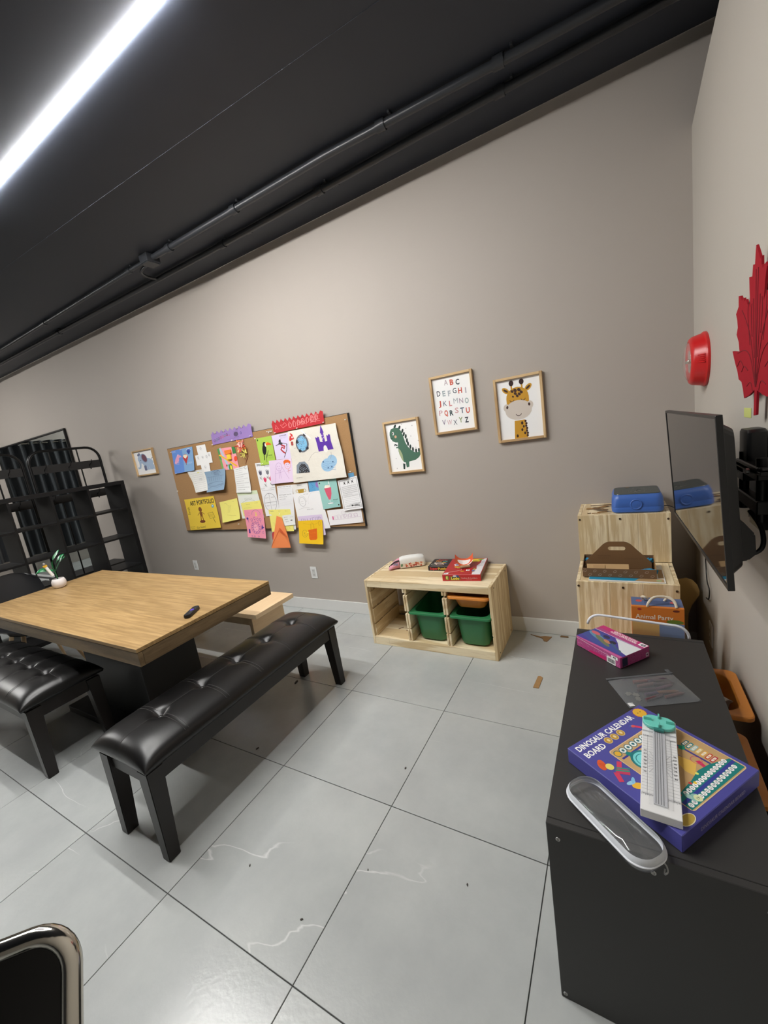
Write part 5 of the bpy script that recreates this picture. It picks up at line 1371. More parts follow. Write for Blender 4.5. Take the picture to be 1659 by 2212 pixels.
for i, (x, y, z, s, lab) in enumerate(((.115, 2.232, .032, .026, 'bright blue crumpled tissue in the front right of the carton'), (.112, 2.345, .052, .022, 'bright blue crumpled tissue behind the right of the carton handle'), (-.158, 2.345, .048, .018, 'bright blue crumpled tissue behind the left of the carton handle'))):
    b = bmesh.new(); bmesh.ops.create_icosphere(b, subdivisions=3, radius=1); r9 = random.Random(i)
    for v in b.verts: v.co = Vector((v.co.x*s*1.25, v.co.y*s*.8, v.co.z*s*.55))*(1+r9.uniform(-.35, .3))
    tt = obj('tissue_paper', b, BT_); tt.location = (x, y, SM+z); tagp(tt, lab, 'tissue paper', 'blue tissue in the carton')
# Animal Party box on the lowest step
t, o = boxed('game_box', 'orange and blue Animal Party box with a rope handle', 'game box', (.122, 1.965, .3745), 0, .188, .10, .266, mat('orange_box_card', (214, 122, 44), .4))
k = side_ink(.188, .10, .266, '-y'); k.rect(.001, .055, .187, .265, (212, 118, 44)); k.text('Animal Party', .082, .045, .020, (244, 232, 214), .012, 0, .135); k.ell(.155, .062, .03, .010, (110, 130, 50)); k.rect(.001, .07, .187, .266, (214, 170, 90)); k.rect(.10, .07, .187, .2, (120, 140, 180)); k.ell(.03, .012, .008, .005, (170, 50, 50)); k.ell(.16, .012, .012, .005, (110, 50, 40)); k.build(o)
k = top_ink(.188, .10, .266); k.rect(.001, .001, .187, .086, (92, 108, 146)); k.ell(.03, .04, .012, .012, (200, 80, 70)); k.ell(.155, .045, .012, .012, (200, 90, 90)); k.rrect(.05, .03, .14, .07, .008, (74, 88, 124)); k.build(o)
ROPE = mat('cotton_rope', (220, 208, 186), .9, bump=.6, bscale=400)
obj('rope_handle', tube(smooth_path([(-.035, -.046, .267), (-.03, -.046, .285), (-.01, -.03, .302), (.03, -.02, .304), (.06, -.03, .292), (.068, -.046, .267)]), .0055, 10), ROPE, t, True)
obj('rope_end', tube(smooth_path([(-.045, .02, .267), (-.052, .012, .284), (-.042, .0, .290), (-.03, .005, .280)]), .005, 10), ROPE, t, True)
obj('rope_end', tube(smooth_path([(.03, .02, .267), (.045, .02, .285), (.06, .01, .28), (.065, .0, .267)]), .005, 10), ROPE, t, True)

# clear zip case standing behind the black cabinet on the lowest step
zc1 = thing('clear_pencil_case', 'long clear case with a white zip standing behind the purple puzzle box', 'pencil case', (.028, 1.868, .390)); zc1.rotation_euler = (0, math.radians(4.5), 0)
def pill(w_, h, r, n=8, cz=0): return [(x, z+cz) for x, z in rrect(w_, h, r, n)]
def caseshell(w_, h, r, dpt):
    b = bmesh.new(); R0 = pill(w_, h, r, 8, h/2)
    secs = [(.985, -dpt/2), (1, -dpt/2+.006), (1, dpt/2-.006), (.985, dpt/2)]; rings = []
    for s, y in secs: rings.append([b.verts.new((x*s, y, (z-h/2)*s+h/2)) for x, z in R0])
    m = len(R0)
    for A, B in zip(rings, rings[1:]):
        for i in range(m): b.faces.new((A[i], A[(i+1) % m], B[(i+1) % m], B[i]))
    b.faces.new(rings[0]); b.faces.new(rings[-1]); bmesh.ops.recalc_face_normals(b, faces=b.faces); return b
obj('clear_shell', caseshell(.368, .208, .05, .035), M_CLEAR, zc1, True, 50)
zp = [(x*1.003, 0, (z-.104)*1.003+.104) for x, z in pill(.368, .208, .05, 8, .104)]
ZW = mat('white_zip_tape', (226, 228, 234), .55)
obj('zip', tube([p for p in zp if p[2] > .10][0:], .0055, 8, closed=False), ZW, zc1, True)
r3 = random.Random(8)
inside = [('folded tan paper inside the clear case behind the puzzle box', (196, 172, 130), -.08, .0), ('orange printed card inside the clear case behind the puzzle box', (206, 150, 96), .05, .003), ('blue-grey printed card inside the clear case behind the puzzle box', (140, 152, 178), .125, -.003)]
for lab, c, x, y in inside:
    tt = obj('paper_insert', box(-.055, .055, -.0015, .0015, 0, .13, .0005, 1), mat('insert_%d' % c[0], c, .6)); tt.location = (.028+x, 1.868+y, .395); tagp(tt, lab, 'card', 'cards in the clear case')

# ------------------------------------------------------------------ on the black cabinet (top at .5555)
CT = .5558
PW, PD_, PH = .206, .148, .044
t, o = boxed('puzzle_box', 'purple and pink puzzle box on the black cabinet', 'puzzle box', (-.049, 1.668, CT), math.radians(-41), PW, PD_, PH, mat('magenta_box_card', (180, 74, 132), .3))
k = top_ink(PW, PD_, PH)
k.poly([(.0, .148), (.0, .045), (.206, .040), (.206, .135), (.05, .142)], (74, 62, 150)); k.poly([(.0, .05), (.09, .06), (.2, .13), (.08, .14), (.0, .12)], (64, 78, 150))
k.poly([(.10, .048), (.206, .042), (.206, .118), (.17, .11), (.13, .07)], (224, 226, 228)); k.poly([(.0, .146), (.206, .138), (.206, .148), (.0, .148)], (200, 90, 150))
k.ell(.05, .088, .05, .014, (96, 140, 170), .25); k.ell(.085, .10, .05, .010, (110, 120, 90), .35); k.ell(.028, .072, .022, .010, (206, 100, 110), .1); k.ell(.10, .092, .018, .008, (196, 128, 92), .3); k.ell(.118, .082, .014, .010, (44, 44, 60)); k.ell(.075, .066, .016, .010, (46, 48, 84), .2); k.line([(.12, .09), (.15, .105), (.175, .11), (.18, .12)], .006, (70, 100, 120))
k.rect(.0, .0, .206, .026, (196, 46, 116)); k.text('LENTICULAR PUZZLE', .112, .008, .010, W, .02, 0, .10); k.text('PUZZLE LENTICULAIRE', .112, .020, .010, W, .02, 0, .115)
k.rect(.0, .027, .10, .044, (176, 70, 130)); k.line([(0, .046), (.206, .041)], .002, (240, 220, 236)); k.rrect(.176, .002, .204, .024, .003, W); k.text('48', .191, .013, .014, (30, 30, 60), .03)
k.build(o, m=INKG)
k = side_ink(PW, PD_, PH, '-y'); r2 = random.Random(2)
for i in range(120): k.ell(r2.uniform(.004, .202), r2.uniform(.004, .038), .0018, .0014, r2.choice([(214, 130, 176), (150, 40, 100), (226, 160, 196), (190, 80, 140)]), 0, 6)
k.line([(0, .006), (.17, .014)], .0015, (240, 220, 236)); k.rrect(.148, .016, .186, .042, .001, W); 
for i in range(12): k.rect(.152+.0025*i, .022, .1532+.0025*i+.0006*(i % 3), .038, K)
k.rrect(.168, .004, .196, .016, .002, W); k.text('48', .182, .010, .009, (40, 30, 60), .02); k.poly([(.07, .030), (.145, .026), (.145, .042), (.06, .042)], (200, 40, 110)); k.build(o, m=INKG)
k = side_ink(PW, PD_, PH, '+x')
for i in range(70): k.ell(r2.uniform(.03, .144), r2.uniform(.004, .040), .0018, .0014, r2.choice([(160, 80, 120), (110, 30, 80), (180, 110, 150)]), 0, 6)
k.rect(.010, .006, .036, .040, (40, 44, 70)); k.rrect(.128, .022, .142, .038, .002, (220, 210, 220)); k.ell(.135, .03, .004, .004, (120, 40, 90)); k.build(o, m=INKG)

# mesh zip pouch with crayons
mp_ = thing('mesh_pouch', 'grey translucent zip pouch lying on the black cabinet', 'pouch', (.070, 1.4425, CT), math.radians(26))
def pouchmesh(w_, d_, h):
    n = 16; V = []; F = []
    for side in (0, 1):
        for j in range(n+1):
            for i in range(n+1):
                u, v = i/n, j/n; e = (math.sin(PI*u)*math.sin(PI*v))**.6
                V.append((-w_/2+w_*u, -d_/2+d_*v, .0012+(h*e*(1+.18*math.sin(9*u+4*v)) if side else 0)))
    for s in (0, 1):
        for j in range(n):
            for i in range(n):
                a = s*(n+1)**2+j*(n+1)+i; F.append((a, a+1, a+n+2, a+n+1))
    return raw(V, F)
obj('pouch_skin', pouchmesh(.222, .150, .016), M_SMOKE, mp_, True)
obj('zip', box(-.113, .113, .071, .080, .0015, .005, .001, 1), mat('grey_zip', (86, 88, 90), .6), mp_)
obj('zip_pull', box(.098, .110, .080, .096, .002, .006, .001, 1), mat('grey_zip', (86, 88, 90), .6), mp_)
obj('care_label', box(-.108, -.092, -.072, -.055, .0035, .0045), mat('white_label', (222, 222, 220), .7), mp_)
cols = [(96, 62, 66), (120, 76, 70), (86, 66, 92), (140, 98, 72), (84, 58, 66), (104, 64, 84), (128, 92, 88), (90, 74, 80), (132, 70, 62), (78, 60, 78)]
names = ['maroon', 'brick red', 'dusky purple', 'tan', 'wine', 'plum', 'rosy brown', 'grey mauve', 'rust', 'dark mauve']
for i, c in enumerate(cols):
    x, y, a = -.012+.052*(i % 2)+r2.uniform(-.008, .008), -.042+.021*(i//2)+r2.uniform(-.003, .003), .1+r2.uniform(-.2, .2)
    tt = thing('crayon', names[i]+' crayon inside the grey zip pouch', 'crayon', (.070+x*.9-y*.44, 1.4425+x*.44+y*.9, CT+.0062+.0004*(i % 2)), math.radians(26)+a, 'crayons in the zip pouch')
    obj('barrel', cyl((-.030, 0, 0), (.026, 0, 0), .0052, n=10), mat('crayon_%d' % i, c, .5), tt, True, 50); obj('tip', cyl((.026, 0, 0), (.036, 0, 0), .005, .0018, 10), mat('crayon_%d' % i, c, .5), tt, True, 50)
for i, (x, y) in enumerate(((-.075, -.045), (-.060, -.03), (-.07, -.015))):
    b = prism([(0, 0), (.012, 0), (.013, .006), (.017, .008), (.013, .012), (.012, .02), (.006, .018), (0, .02), (-.003, .012), (0, .008)], 0, .002)
    tt = obj('jigsaw_piece', b, mat('grey_card_piece', (132, 130, 120), .7)); tt.location = (.070+x*.9-y*.44, 1.4425+x*.44+y*.9, CT+.002); tt.rotation_euler = (0, 0, i*1.1)
    tagp(tt, ('lowest', 'middle', 'uppermost')[i]+' grey jigsaw piece in the left of the zip pouch', 'jigsaw piece', 'jigsaw pieces in the zip pouch')

# dinosaur calendar box
DW, DD, DH = .306, .296, .045
NAVY = (80, 79, 156)
t, o = boxed('calendar_box', 'purple-blue Dinosaur Calendar Board box on the black cabinet', 'box', (.058, 1.080, CT), math.radians(54), DW, DD, DH, mat('indigo_box_card', NAVY, .35))
k = Ink(plane_map((0, 0, DH), (1, 0, 0), (0, -1, 0), (0, 0, 1), .00005))       # local coordinates: u=x, v=-y
k.text('DINOSAUR CALENDAR', -.138, -.128, .017, W, .025, 0, .228, 'L'); k.text('BOARD', -.137, -.101, .017, W, .025, 0, .072, 'L')
TAN, TL = (196, 160, 112), (34, 128, 124)
for i, x in enumerate((-.043, -.018, .008)):
    k.ell(x, -.105, .0115, .0115, (216, 190, 130)); k.ell(x, -.105, .0095, .0095, (190, 146, 60)); k.ell(x+.001, -.105, .004, .005, (230, 210, 160))
for i in range(16): a = 2*PI*i/16; k.poly([(.121+.017*math.cos(a-.1), -.125+.017*math.sin(a-.1)), (.121+.023*math.cos(a), -.125+.023*math.sin(a)), (.121+.017*math.cos(a+.1), -.125+.017*math.sin(a+.1))], (206, 80, 60))
k.ell(.121, -.125, .018, .018, (228, 176, 60)); k.ell(.116, -.127, .0015, .0015, K); k.ell(.126, -.127, .0015, .0015, K)
k.poly([(.055, -.100), (.062, -.104), (.075, -.086), (.069, -.081)], (206, 60, 96)); k.ell(.057, -.102, .006, .005, (214, 90, 90)); k.line([(.05, -.108), (.056, -.104)], .002, (80, 150, 200))
# scarecrow
k.ell(-.128, -.060, .010, .017, (214, 92, 50), .5); k.ell(-.122, -.052, .018, .006, (206, 84, 46), 1.1); k.ell(-.117, -.046, .010, .010, (226, 214, 110))
k.poly([(-.112, -.030), (-.088, -.048), (-.080, -.040), (-.104, -.022)], (206, 66, 96)); k.poly([(-.122, -.026), (-.102, -.036), (-.088, -.012), (-.100, -.002)], (190, 60, 96)); k.poly([(-.125, -.03), (-.115, -.022), (-.128, .002), (-.138, -.004)], (206, 66, 96)); k.line([(-.115, -.032), (-.09, -.01)], .005, (60, 140, 120)); k.line([(-.108, -.036), (-.083, -.014)], .004, (60, 140, 120))
# bee
k.ell(-.112, .026, .014, .009, (226, 176, 60), .5); k.ell(-.118, .012, .012, .005, (150, 200, 226), .2); k.ell(-.108, .010, .010, .004, (130, 186, 220), -.6)
# the board picture
k.rrect(-.079, -.079, .141, .130, .008, (222, 196, 150)); k.rrect(-.077, -.077, .139, .128, .007, TAN)
for i in range(6):
    x = -.064+.0205*i; k.ell(x, -.0615, .0105, .0105, (40, 100, 110)); k.ell(x, -.0615, .0085, .0085, (226, 176, 60) if i == 0 else (226, 232, 226)); k.ell(x, -.0615, .004, .004, (60, 110, 120) if i else (226, 176, 60))
k.line([(-.069, -.044), (.06, -.045)], .0055, (66, 62, 140)); k.poly([(-.05, -.05), (-.04, -.055), (-.03, -.042), (-.034, -.034), (-.045, -.034)], TL)
k.ell(-.028, -.012, .033, .033, (40, 120, 124)); k.ell(-.028, -.012, .027, .027, (120, 206, 206)); k.ring(-.028, -.012, .02, .02, .002, (40, 120, 124))
for i, c in enumerate(((30, 110, 120), (40, 130, 136), (150, 196, 200), (220, 190, 110), (224, 170, 80), (200, 80, 50), (186, 50, 70))):
    y = .009+.0112*i; k.rrect(.092, y-.0044, .118, y+.0044, .003, c); k.rrect(.096, y-.0026, .114, y+.0026, .002, (236, 226, 206)); k.text(['Mon', 'Tue', 'Wed', 'Thu', 'Fri', 'Sat', 'Sun'][i], .105, y, .0032, c, .02, PI/2*0)
k.line([(.082, -.005), (.085, .079)], .0055, (66, 62, 140)); k.line([(.05, -.005), (.052, .055)], .0045, (66, 62, 140)); k.poly([(.074, .008), (.086, .004), (.094, .014), (.084, .022), (.076, .018)], (40, 150, 120)); k.ell(.074, .005, .006, .004, (206, 80, 90))
k.poly([(.030, .03), (.05, .02), (.055, .04), (.062, .06), (.04, .07), (.02, .08), (.016, .06)], (226, 184, 90)); k.poly([(.065, .055), (.075, .06), (.068, .082), (.060, .078)], (206, 50, 96)); k.ring(.07, .055, .012, .012, .0015, (200, 90, 110))
k.poly([(-.077, .092), (-.04, .086), (0, .082), (.04, .074), (.08, .078), (.137, .094), (.137, .126), (-.077, .126)], TL)
k.poly([(-.077, .1035), (.137, .0995), (.137, .107), (-.077, .111)], (58, 66, 150))
for i in range(14):
    x = -.044+.0125*i; y = .095-.0003*i; k.ell(x, y, .0058, .0058, W); k.text(str(i+3), x, y, .0055, (40, 60, 80), .01)
for i in range(15):
    x = -.066+.0132*i; y = .118-.0004*i; k.ell(x, y, .0058, .0058, W); k.text(str(i+17), x, y, .0055, (40, 60, 80), .01)
k.ell(-.04, .112, .012, .010, (150, 200, 190)); k.ell(-.036, .116, .009, .009, (220, 226, 180)); k.text('19', -.036, .116, .006, (60, 90, 90), .01); k.ell(-.048, .102, .006, .008, (170, 210, 200))
for u, v, c in ((-.01, .085, (206, 70, 70)), (.0, .09, (236, 200, 60)), (.03, .078, (220, 230, 120)), (-.06, .09, (200, 80, 60))): k.ell(u, v, .004, .004, c, 0, 8)
k.ell(-.108, .133, .022, .011, (196, 166, 76)); k.ring(-.108, .133, .022, .011, .0018, (236, 228, 200))
k.build(o)
k = Ink(plane_map((-DW/2, -DD/2, DH), (1, 0, 0), (0, 0, -1), (0, -1, 0), .00006)); k.text('DINOSAUR CALENDAR BOARD', .155, .024, .010, (196, 190, 214), .0, 0, .175); k.build(o)

# paper trimmer lying on it
TW, TLn, TH = .0775, .322, .022
tm = thing('paper_trimmer', 'white paper trimmer with a turquoise cutter head on the calendar box', 'paper trimmer', (.0625, 1.047, CT+DH+.0006), math.radians(-3.6))
wp = mat('white_trimmer_plastic', (226, 226, 226), .45)
bd_ = obj('base', box(-TW/2, TW/2, -TLn/2, TLn/2, .0003, TH, .0012, 1), wp, tm)
k = Ink(plane_map((-TW/2, TLn/2, TH), (1, 0, 0), (0, -1, 0), (0, 0, 1), .00005)); G_ = (96, 98, 104)
for s in (0, 1):
    u0, u1 = (.002, .026) if s == 0 else (.0535, .0755)
    for i in range(21): k.line([(u0, .082+.0095*i), (u1, .082+.0095*i)], .0006, (150, 152, 158))
    k.line([((u0+u1)/2-.001, .076), ((u0+u1)/2-.001, .28)], .0006, (120, 122, 128)); k.line([(u0, .080), (u1+.0, .080)], .0009, G_); k.line([(u0, .275), (u1, .275)], .0009, G_)
    for i in range(12): k.line([(u0+.002*i, .275), (u0+.002*i, .279+.002*(i % 4 == 0))], .0006, G_); k.line([(u0+.002*i, .080), (u0+.002*i, .076)], .0006, G_)
    for i, a in enumerate((-.9, -.55, -.25, 0, .25, .55, .9)):
        c = (.036, .172) if s == 0 else (.0425, .172); d = -1 if s == 0 else 1
        k.line([c, (c[0]+d*.031*math.cos(a), c[1]+.031*math.sin(a)*1.5)], .0006, (110, 112, 118)); k.text('%d' % (90-abs(int(a*60))), c[0]+d*.028, c[1]+.036*math.sin(a)*1.3, .0048, K, .01)
k.rect(.0005, .058, TW-.0005, .0635, (176, 176, 180))
k.build(bd_)
obj('channel', box(-.0135, .0135, -TLn/2+.022, TLn/2-.03, TH+.0003, TH+.0022, .0005, 1), mat('grey_channel', (196, 197, 202), .35), tm)
for x in (-.009, -.004, .001, .006): obj('channel_groove', box(x-.0007, x+.0007, -TLn/2+.024, TLn/2-.06, TH+.0023, TH+.0030), mat('dark_groove', (120, 121, 126), .4), tm)
obj('clear_guide', box(-.022, .024, -TLn/2+.016, TLn/2-.05, TH+.0031, TH+.0046, .0006, 1), M_CLEAR, tm)
tq = mat('turquoise_plastic', (112, 204, 190), .4)
hd = obj('cutter_head', loft([(.076, .050, .0249, TH+.005, 0, .133), (.076, .050, .0249, TH+.0115, 0, .133), (.073, .047, .0234, TH+.013, 0, .133)], 10), tq, tm, True, 40)
for (x, y, w_, d_) in ((-.026, .133, .019, .004), (.026, .133, .019, .004), (0, .150, .004, .013), (0, .114, .004, .013)):
    obj('grip_fin', box(x-w_/2, x+w_/2, y-d_/2, y+d_/2, TH+.013, TH+.022, .0008, 1), tq, hd)
obj('cutter_foot', box(-.012, .012, .100, .110, TH+.0048, TH+.012, .001, 1), mat('teal_dark', (50, 120, 114), .4), hd)

# clear pencil case with white zip
pz = thing('clear_pencil_case', 'empty clear pencil case with a white zip at the cabinet front edge', 'pencil case', (-.043, .884, CT), math.radians(-41.7))
R1 = (.222, .088, .036)
def pillsh(k): return loft([(R1[0]*.94, R1[1]*.88, .032, .0006), (R1[0]*.985, R1[1]*.97, .036, .004), (R1[0], R1[1], .038, .013)], 9, True, False)
obj('lower_shell', pillsh(0), M_CLEAR, pz, True, 60)
obj('upper_shell', loft([(R1[0], R1[1], .038, .024), (R1[0]*.985, R1[1]*.97, .037, .034), (R1[0]*.95, R1[1]*.90, .034, .038)], 9, False, True), M_CLEAR, pz, True, 60)
ring = bmesh.new(); a_ = rrect(R1[0]+.004, R1[1]+.004, .039, 9); b_ = rrect(R1[0]-.004, R1[1]-.004, .036, 9)
def strip(bm, A, B, za, zb):
    va = [bm.verts.new((x, y, za)) for x, y in A]; vb = [bm.verts.new((x, y, zb)) for x, y in B]; m = len(va)
    for i in range(m): bm.faces.new((va[i], va[(i+1) % m], vb[(i+1) % m], vb[i]))
strip(ring, a_, a_, .017, .029); strip(ring, a_, b_, .029, .036); strip(ring, b_, b_, .036, .033); strip(ring, b_, a_, .017, .017); bmesh.ops.remove_doubles(ring, verts=ring.verts, dist=1e-5); bmesh.ops.recalc_face_normals(ring, faces=ring.faces)
obj('zip_band', ring, mat('frosted_zip_band', (214, 218, 224), .4), pz, True, 50)
zr = [(x, y, .0205) for x, y in rrect(R1[0]+.006, R1[1]+.006, .040, 9)]
obj('zip', tube(zr, .0022, 6, closed=True), ZW, pz, True)
obj('zip_pull', tube(smooth_path([(.113, .012, .020), (.120, .013, .016), (.124, .010, .008), (.122, .004, .004), (.118, .010, .010)]), .0016, 6), M_STEEL, pz, True)

# ================================================================== RIGHT WALL
XR = .371
tv = thing('television', 'flat black television on a wall mount facing the room', 'television', (.199, 1.595, 1.24)); tv.rotation_euler = (0, -.0576, .0304)
TVW, TVH = .80, .428
obj('screen', box(0, .003, -TVW/2+.008, TVW/2-.008, -TVH/2+.012, TVH/2-.008), M_SCREEN, tv)
obj('bezel', box(-.002, .012, TVW/2-.008, TVW/2, -TVH/2, TVH/2, .001, 1), M_BLACKP, tv)
obj('bezel', box(-.002, .012, -TVW/2, -TVW/2+.008, -TVH/2, TVH/2, .001, 1), M_BLACKP, tv)
obj('bezel', box(-.002, .012, -TVW/2+.008, TVW/2-.008, TVH/2-.008, TVH/2, .001, 1), M_BLACKP, tv)
obj('bezel', box(-.002, .012, -TVW/2+.008, TVW/2-.008, -TVH/2, -TVH/2+.012, .001, 1), M_BLACKP, tv)
obj('back_panel', box(.004, .013, -TVW/2+.0085, TVW/2-.0085, -TVH/2+.0125, TVH/2-.0085), M_BLACKP, tv)
cs_ = bmesh.new()
loft([(TVW-.06, TVH-.04, .02, 0), (TVW-.09, TVH-.08, .02, .026), (TVW-.16, TVH-.14, .02, .034)], 3, bm=cs_)
bmesh.ops.transform(cs_, matrix=Matrix.Translation((.0133, 0, 0)) @ Matrix(((0, 0, 1, 0), (1, 0, 0, 0), (0, 1, 0, 0), (0, 0, 0, 1))), verts=cs_.verts)
obj('back_casing', cs_, M_BLACKP, tv)
pts = [(.047, -.07), (.070, -.085), (.092, -.12), (.092, -.175), (.075, -.192), (.013, -.2)]
obj('rear_housing', prism(pts+[(.013, -.065)], -.37, .25, .004, M=Matrix(((1, 0, 0, 0), (0, 0, -1, 0), (0, 1, 0, 0), (0, 0, 0, 1)))), M_BLACKP, tv)
obj('mount_plate', box(.048, .056, -.11, .11, -.06, .12, .002, 1), M_BMETAL, tv)
for y in (-.09, .085): obj('mount_rail', box(.056, .072, y-.018, y+.018, -.075, .15, .002, 1), M_BMETAL, tv)
wm = thing('wall_mount', 'black folding arm mount between the television and the wall', 'wall mount', (XR, 1.56, 1.22))
obj('wall_plate', box(-.022, -.0005, -.05, .05, -.13, .15, .002, 1), M_BMETAL, wm)
for z in (-.03, .06):
    obj('arm', box(-.060, -.032, -.19, .03, z-.018, z+.018, .003, 1), M_BMETAL, wm)
for y in (-.17, .0): obj('hinge_pin', cyl((-.046, y, -.07), (-.046, y, .10), .012, n=14), M_BMETAL, wm, True, 50)
obj('bolt', cyl((-.024, .03, -.10), (-.03, .03, -.10), .008, n=6), M_STEEL, wm)
obj('bolt', cyl((-.061, -.12, .06), (-.068, -.12, .06), .008, n=6), M_STEEL, wm)
obj('cable', tube(smooth_path([(-.05, -.08, -.06), (-.03, -.11, -.11), (-.035, -.13, -.16), (-.07, -.10, -.19), (-.08, -.05, -.17)]), .006, 8), M_BLACKP, wm, True)
obj('cable', tube(smooth_path([(-.04, -.06, -.02), (-.03, -.12, -.055), (-.02, -.19, -.06), (-.018, -.24, -.05)]), .004, 8), M_BLACKP, wm, True)
ws = thing('media_box', 'black device box on a small shelf behind the television', 'media box', (XR, 1.545, 1.285))
obj('shelf_plate', box(-.060, -.0005, -.20, .07, -.006, .004, .001, 1), M_BMETAL, ws)
obj('shelf_bracket', box(-.06, -.0005, -.04, .04, -.045, -.0065, .002, 1), M_BMETAL, ws)
obj('device', loft([(.045, .095, .010, .0045, -.030, 0), (.045, .095, .010, .092, -.030, 0), (.040, .080, .012, .100, -.030, .004)], 4), M_BLACKP, ws, True, 40)
obj('flat_device', box(-.055, -.006, -.19, -.06, .0045, .012, .002, 1), mat('grey_black_plastic', (46, 46, 46), .3), ws)
pcord = thing('power_cord', 'thin black cord hanging on the right wall below the television', 'cord', (XR-.004, 2.40, .56))
obj('cord', tube(smooth_path([(0, .02, .36), (-.006, .03, .2), (-.004, .02, .08), (-.008, -.03, .03), (-.006, -.075, .0), (-.005, -.05, -.055), (-.004, .02, -.08)]), .0028, 8), M_BLACKP, pcord, True)

# maple leaf
lfl = [(1.564,1.872),(1.569,1.851),(1.573,1.826),(1.591,1.830),(1.598,1.800),(1.628,1.807),(1.622,1.765),(1.613,1.722),(1.628,1.737),(1.643,1.736),(1.660,1.754),(1.675,1.751),(1.684,1.763),(1.703,1.759),(1.722,1.776),(1.743,1.780),(1.742,1.749),(1.773,1.732),(1.757,1.710),(1.750,1.688),(1.765,1.669),(1.738,1.644),(1.726,1.612),(1.816,1.623),(1.782,1.584),(1.750,1.554),(1.734,1.529),(1.700,1.520),(1.682,1.497),(1.669,1.470),(1.612,1.478),(1.560,1.493),(1.566,1.420),(1.541,1.423),(1.536,1.491)]
lfr = [(1.556,1.864),(1.534,1.839),(1.526,1.828),(1.516,1.832),(1.513,1.810),(1.502,1.798),(1.490,1.804),(1.475,1.806),(1.470,1.795),(1.481,1.764),(1.490,1.718)]
full = lfl+[(2*1.548-y, z) for y, z in lfl[30:7:-1]]+lfr[::-1]
lw = thing('maple_leaf', 'large red maple leaf cut-out hanging on the right wall', 'wall decoration', (XR, 1.548, 1.64))
pl = [(y-1.548, z-1.64) for y, z in full]
MX = Matrix(((0, 0, 1, 0), (1, 0, 0, 0), (0, 1, 0, 0), (0, 0, 0, 1)))
obj('leaf_panel', prism(pl, -.026, -.0205, M=MX), M_FELT, lw)
obj('spacer', box(-.0203, -.0005, -.02, .02, -.05, .05), M_FELT, lw)
FD = mat('red_foam_groove', (110, 18, 28), .9)
for sg in (1, -1):
    for path in ([(.004, -.14), (.004, -.02), (.010, .17)], [(.006, -.135), (.05, -.06), (.11, -.03), (.20, -.03)], [(.006, -.12), (.05, -.01), (.10, .05), (.15, .09)], [(.03, -.15), (.05, -.125), (.09, -.135)], [(.13, -.075), (.165, -.055), (.20, -.07)], [(.04, .0), (.05, .06), (.045, .09)], [(.015, -.06), (.025, .02), (.03, .10)], [(.08, -.09), (.12, -.075), (.15, -.09)], [(.06, -.02), (.085, .06), (.08, .10)]):
        obj('carved_line', tube(smooth_path([(-.0262, sg*y, z) for y, z in path], 5), .0012, 6), FD, lw)
# sticky note
sn = thing('sticky_note', 'small yellow-green sticky note below the maple leaf', 'sticky note', (XR, 1.745, 1.425))
obj('note', box(-.0015, -.0004, -.040, .040, -.020, .010), mat('lime_note', (200, 206, 120), .7), sn)
# fire alarm strobe
fs = thing('fire_alarm', 'round red fire alarm strobe with a clear lens on the right wall', 'fire alarm', (XR, 2.452, 1.648))
RY = Matrix.Rotation(-PI/2, 4, 'Y')
obj('housing', lathe([(.121, .0005), (.122, .010), (.119, .014), (.116, .018), (.108, .052), (.100, .062), (.088, .066), (.086, .062), (0, .060)], 48, M=RY), M_RED, fs, True, 40)
obj('lens', lathe([(.086, .0625), (.082, .071), (.06, .079), (.03, .083), (0, .084)], 36, M=RY), M_LENS, fs, True)
obj('flash_tube', cyl((-.066, -.04, 0), (-.066, .04, 0), .008, n=12), M_CHROME, fs, True)
obj('reflector', lathe([(.07, .0605), (.05, .0612), (.0, .0608)], 30, M=RY), M_CHROME, fs, True)
for i in range(5): obj('grille_slot', tube([( -.020-.006*0-.005*j, -.1165+.0018*j, -.016+.008*i) for j in range(6)], .0022, 6), M_RED, fs)

# outlets
def outlet(label, loc, rz=0):
    t = thing('wall_outlet', label, 'outlet', loc, rz, 'white wall outlets')
    obj('cover_plate', box(-.037, .037, -.006, -.0005, -.058, .058, .003, 2), M_WHITE, t)
    OG = mat('outlet_face', (206, 207, 204), .4)
    obj('socket_insert', box(-.018, .018, -.0085, -.0062, -.036, .036, .001, 1), OG, t)
    for z in (-.02, .02):
        for x in (-.006, .006): obj('slot', box(x-.001, x+.001, -.0092, -.0086, z-.004, z+.005), mat('slot_dark', (60, 60, 58), .6), t)
        obj('slot', cyl((0, -.0086, z-.010), (0, -.0092, z-.010), .0022, n=10), MATS['slot_dark'], t)
    return t
outlet('white wall outlet between the bookcase and the oak table', (-4.292, Y1, .396))
outlet('white wall outlet below the middle of the cork board', (-2.517, Y1, .374))
outlet('white outlet on the right wall behind the black cabinet', (XR, 2.335, .325), -PI/2)

# flat tan panel with a rounded top between the pine steps and the right wall
tc_ = thing('tan_panel', 'flat tan rounded panel beside the pine steps', 'plywood', (.3, 2.56, 0))
pc_ = [(.235, .001), (.33, .001), (.318, .10), (.310, .19), (.302, .256), (.305, .325), (.321, .38), (.352, .436), (.354, .462), (.345, .495), (.325, .520), (.297, .531), (.262, .522), (.235, .505)]
obj('panel', prism([(x-.3, z) for x, z in pc_], -.012, 0, M=Matrix(((1, 0, 0, 0), (0, 0, 1, 0), (0, 1, 0, 0), (0, 0, 0, 1)))), mat('tan_panel_finish', (176, 142, 84), .6, vary=.06, vscale=8), tc_)

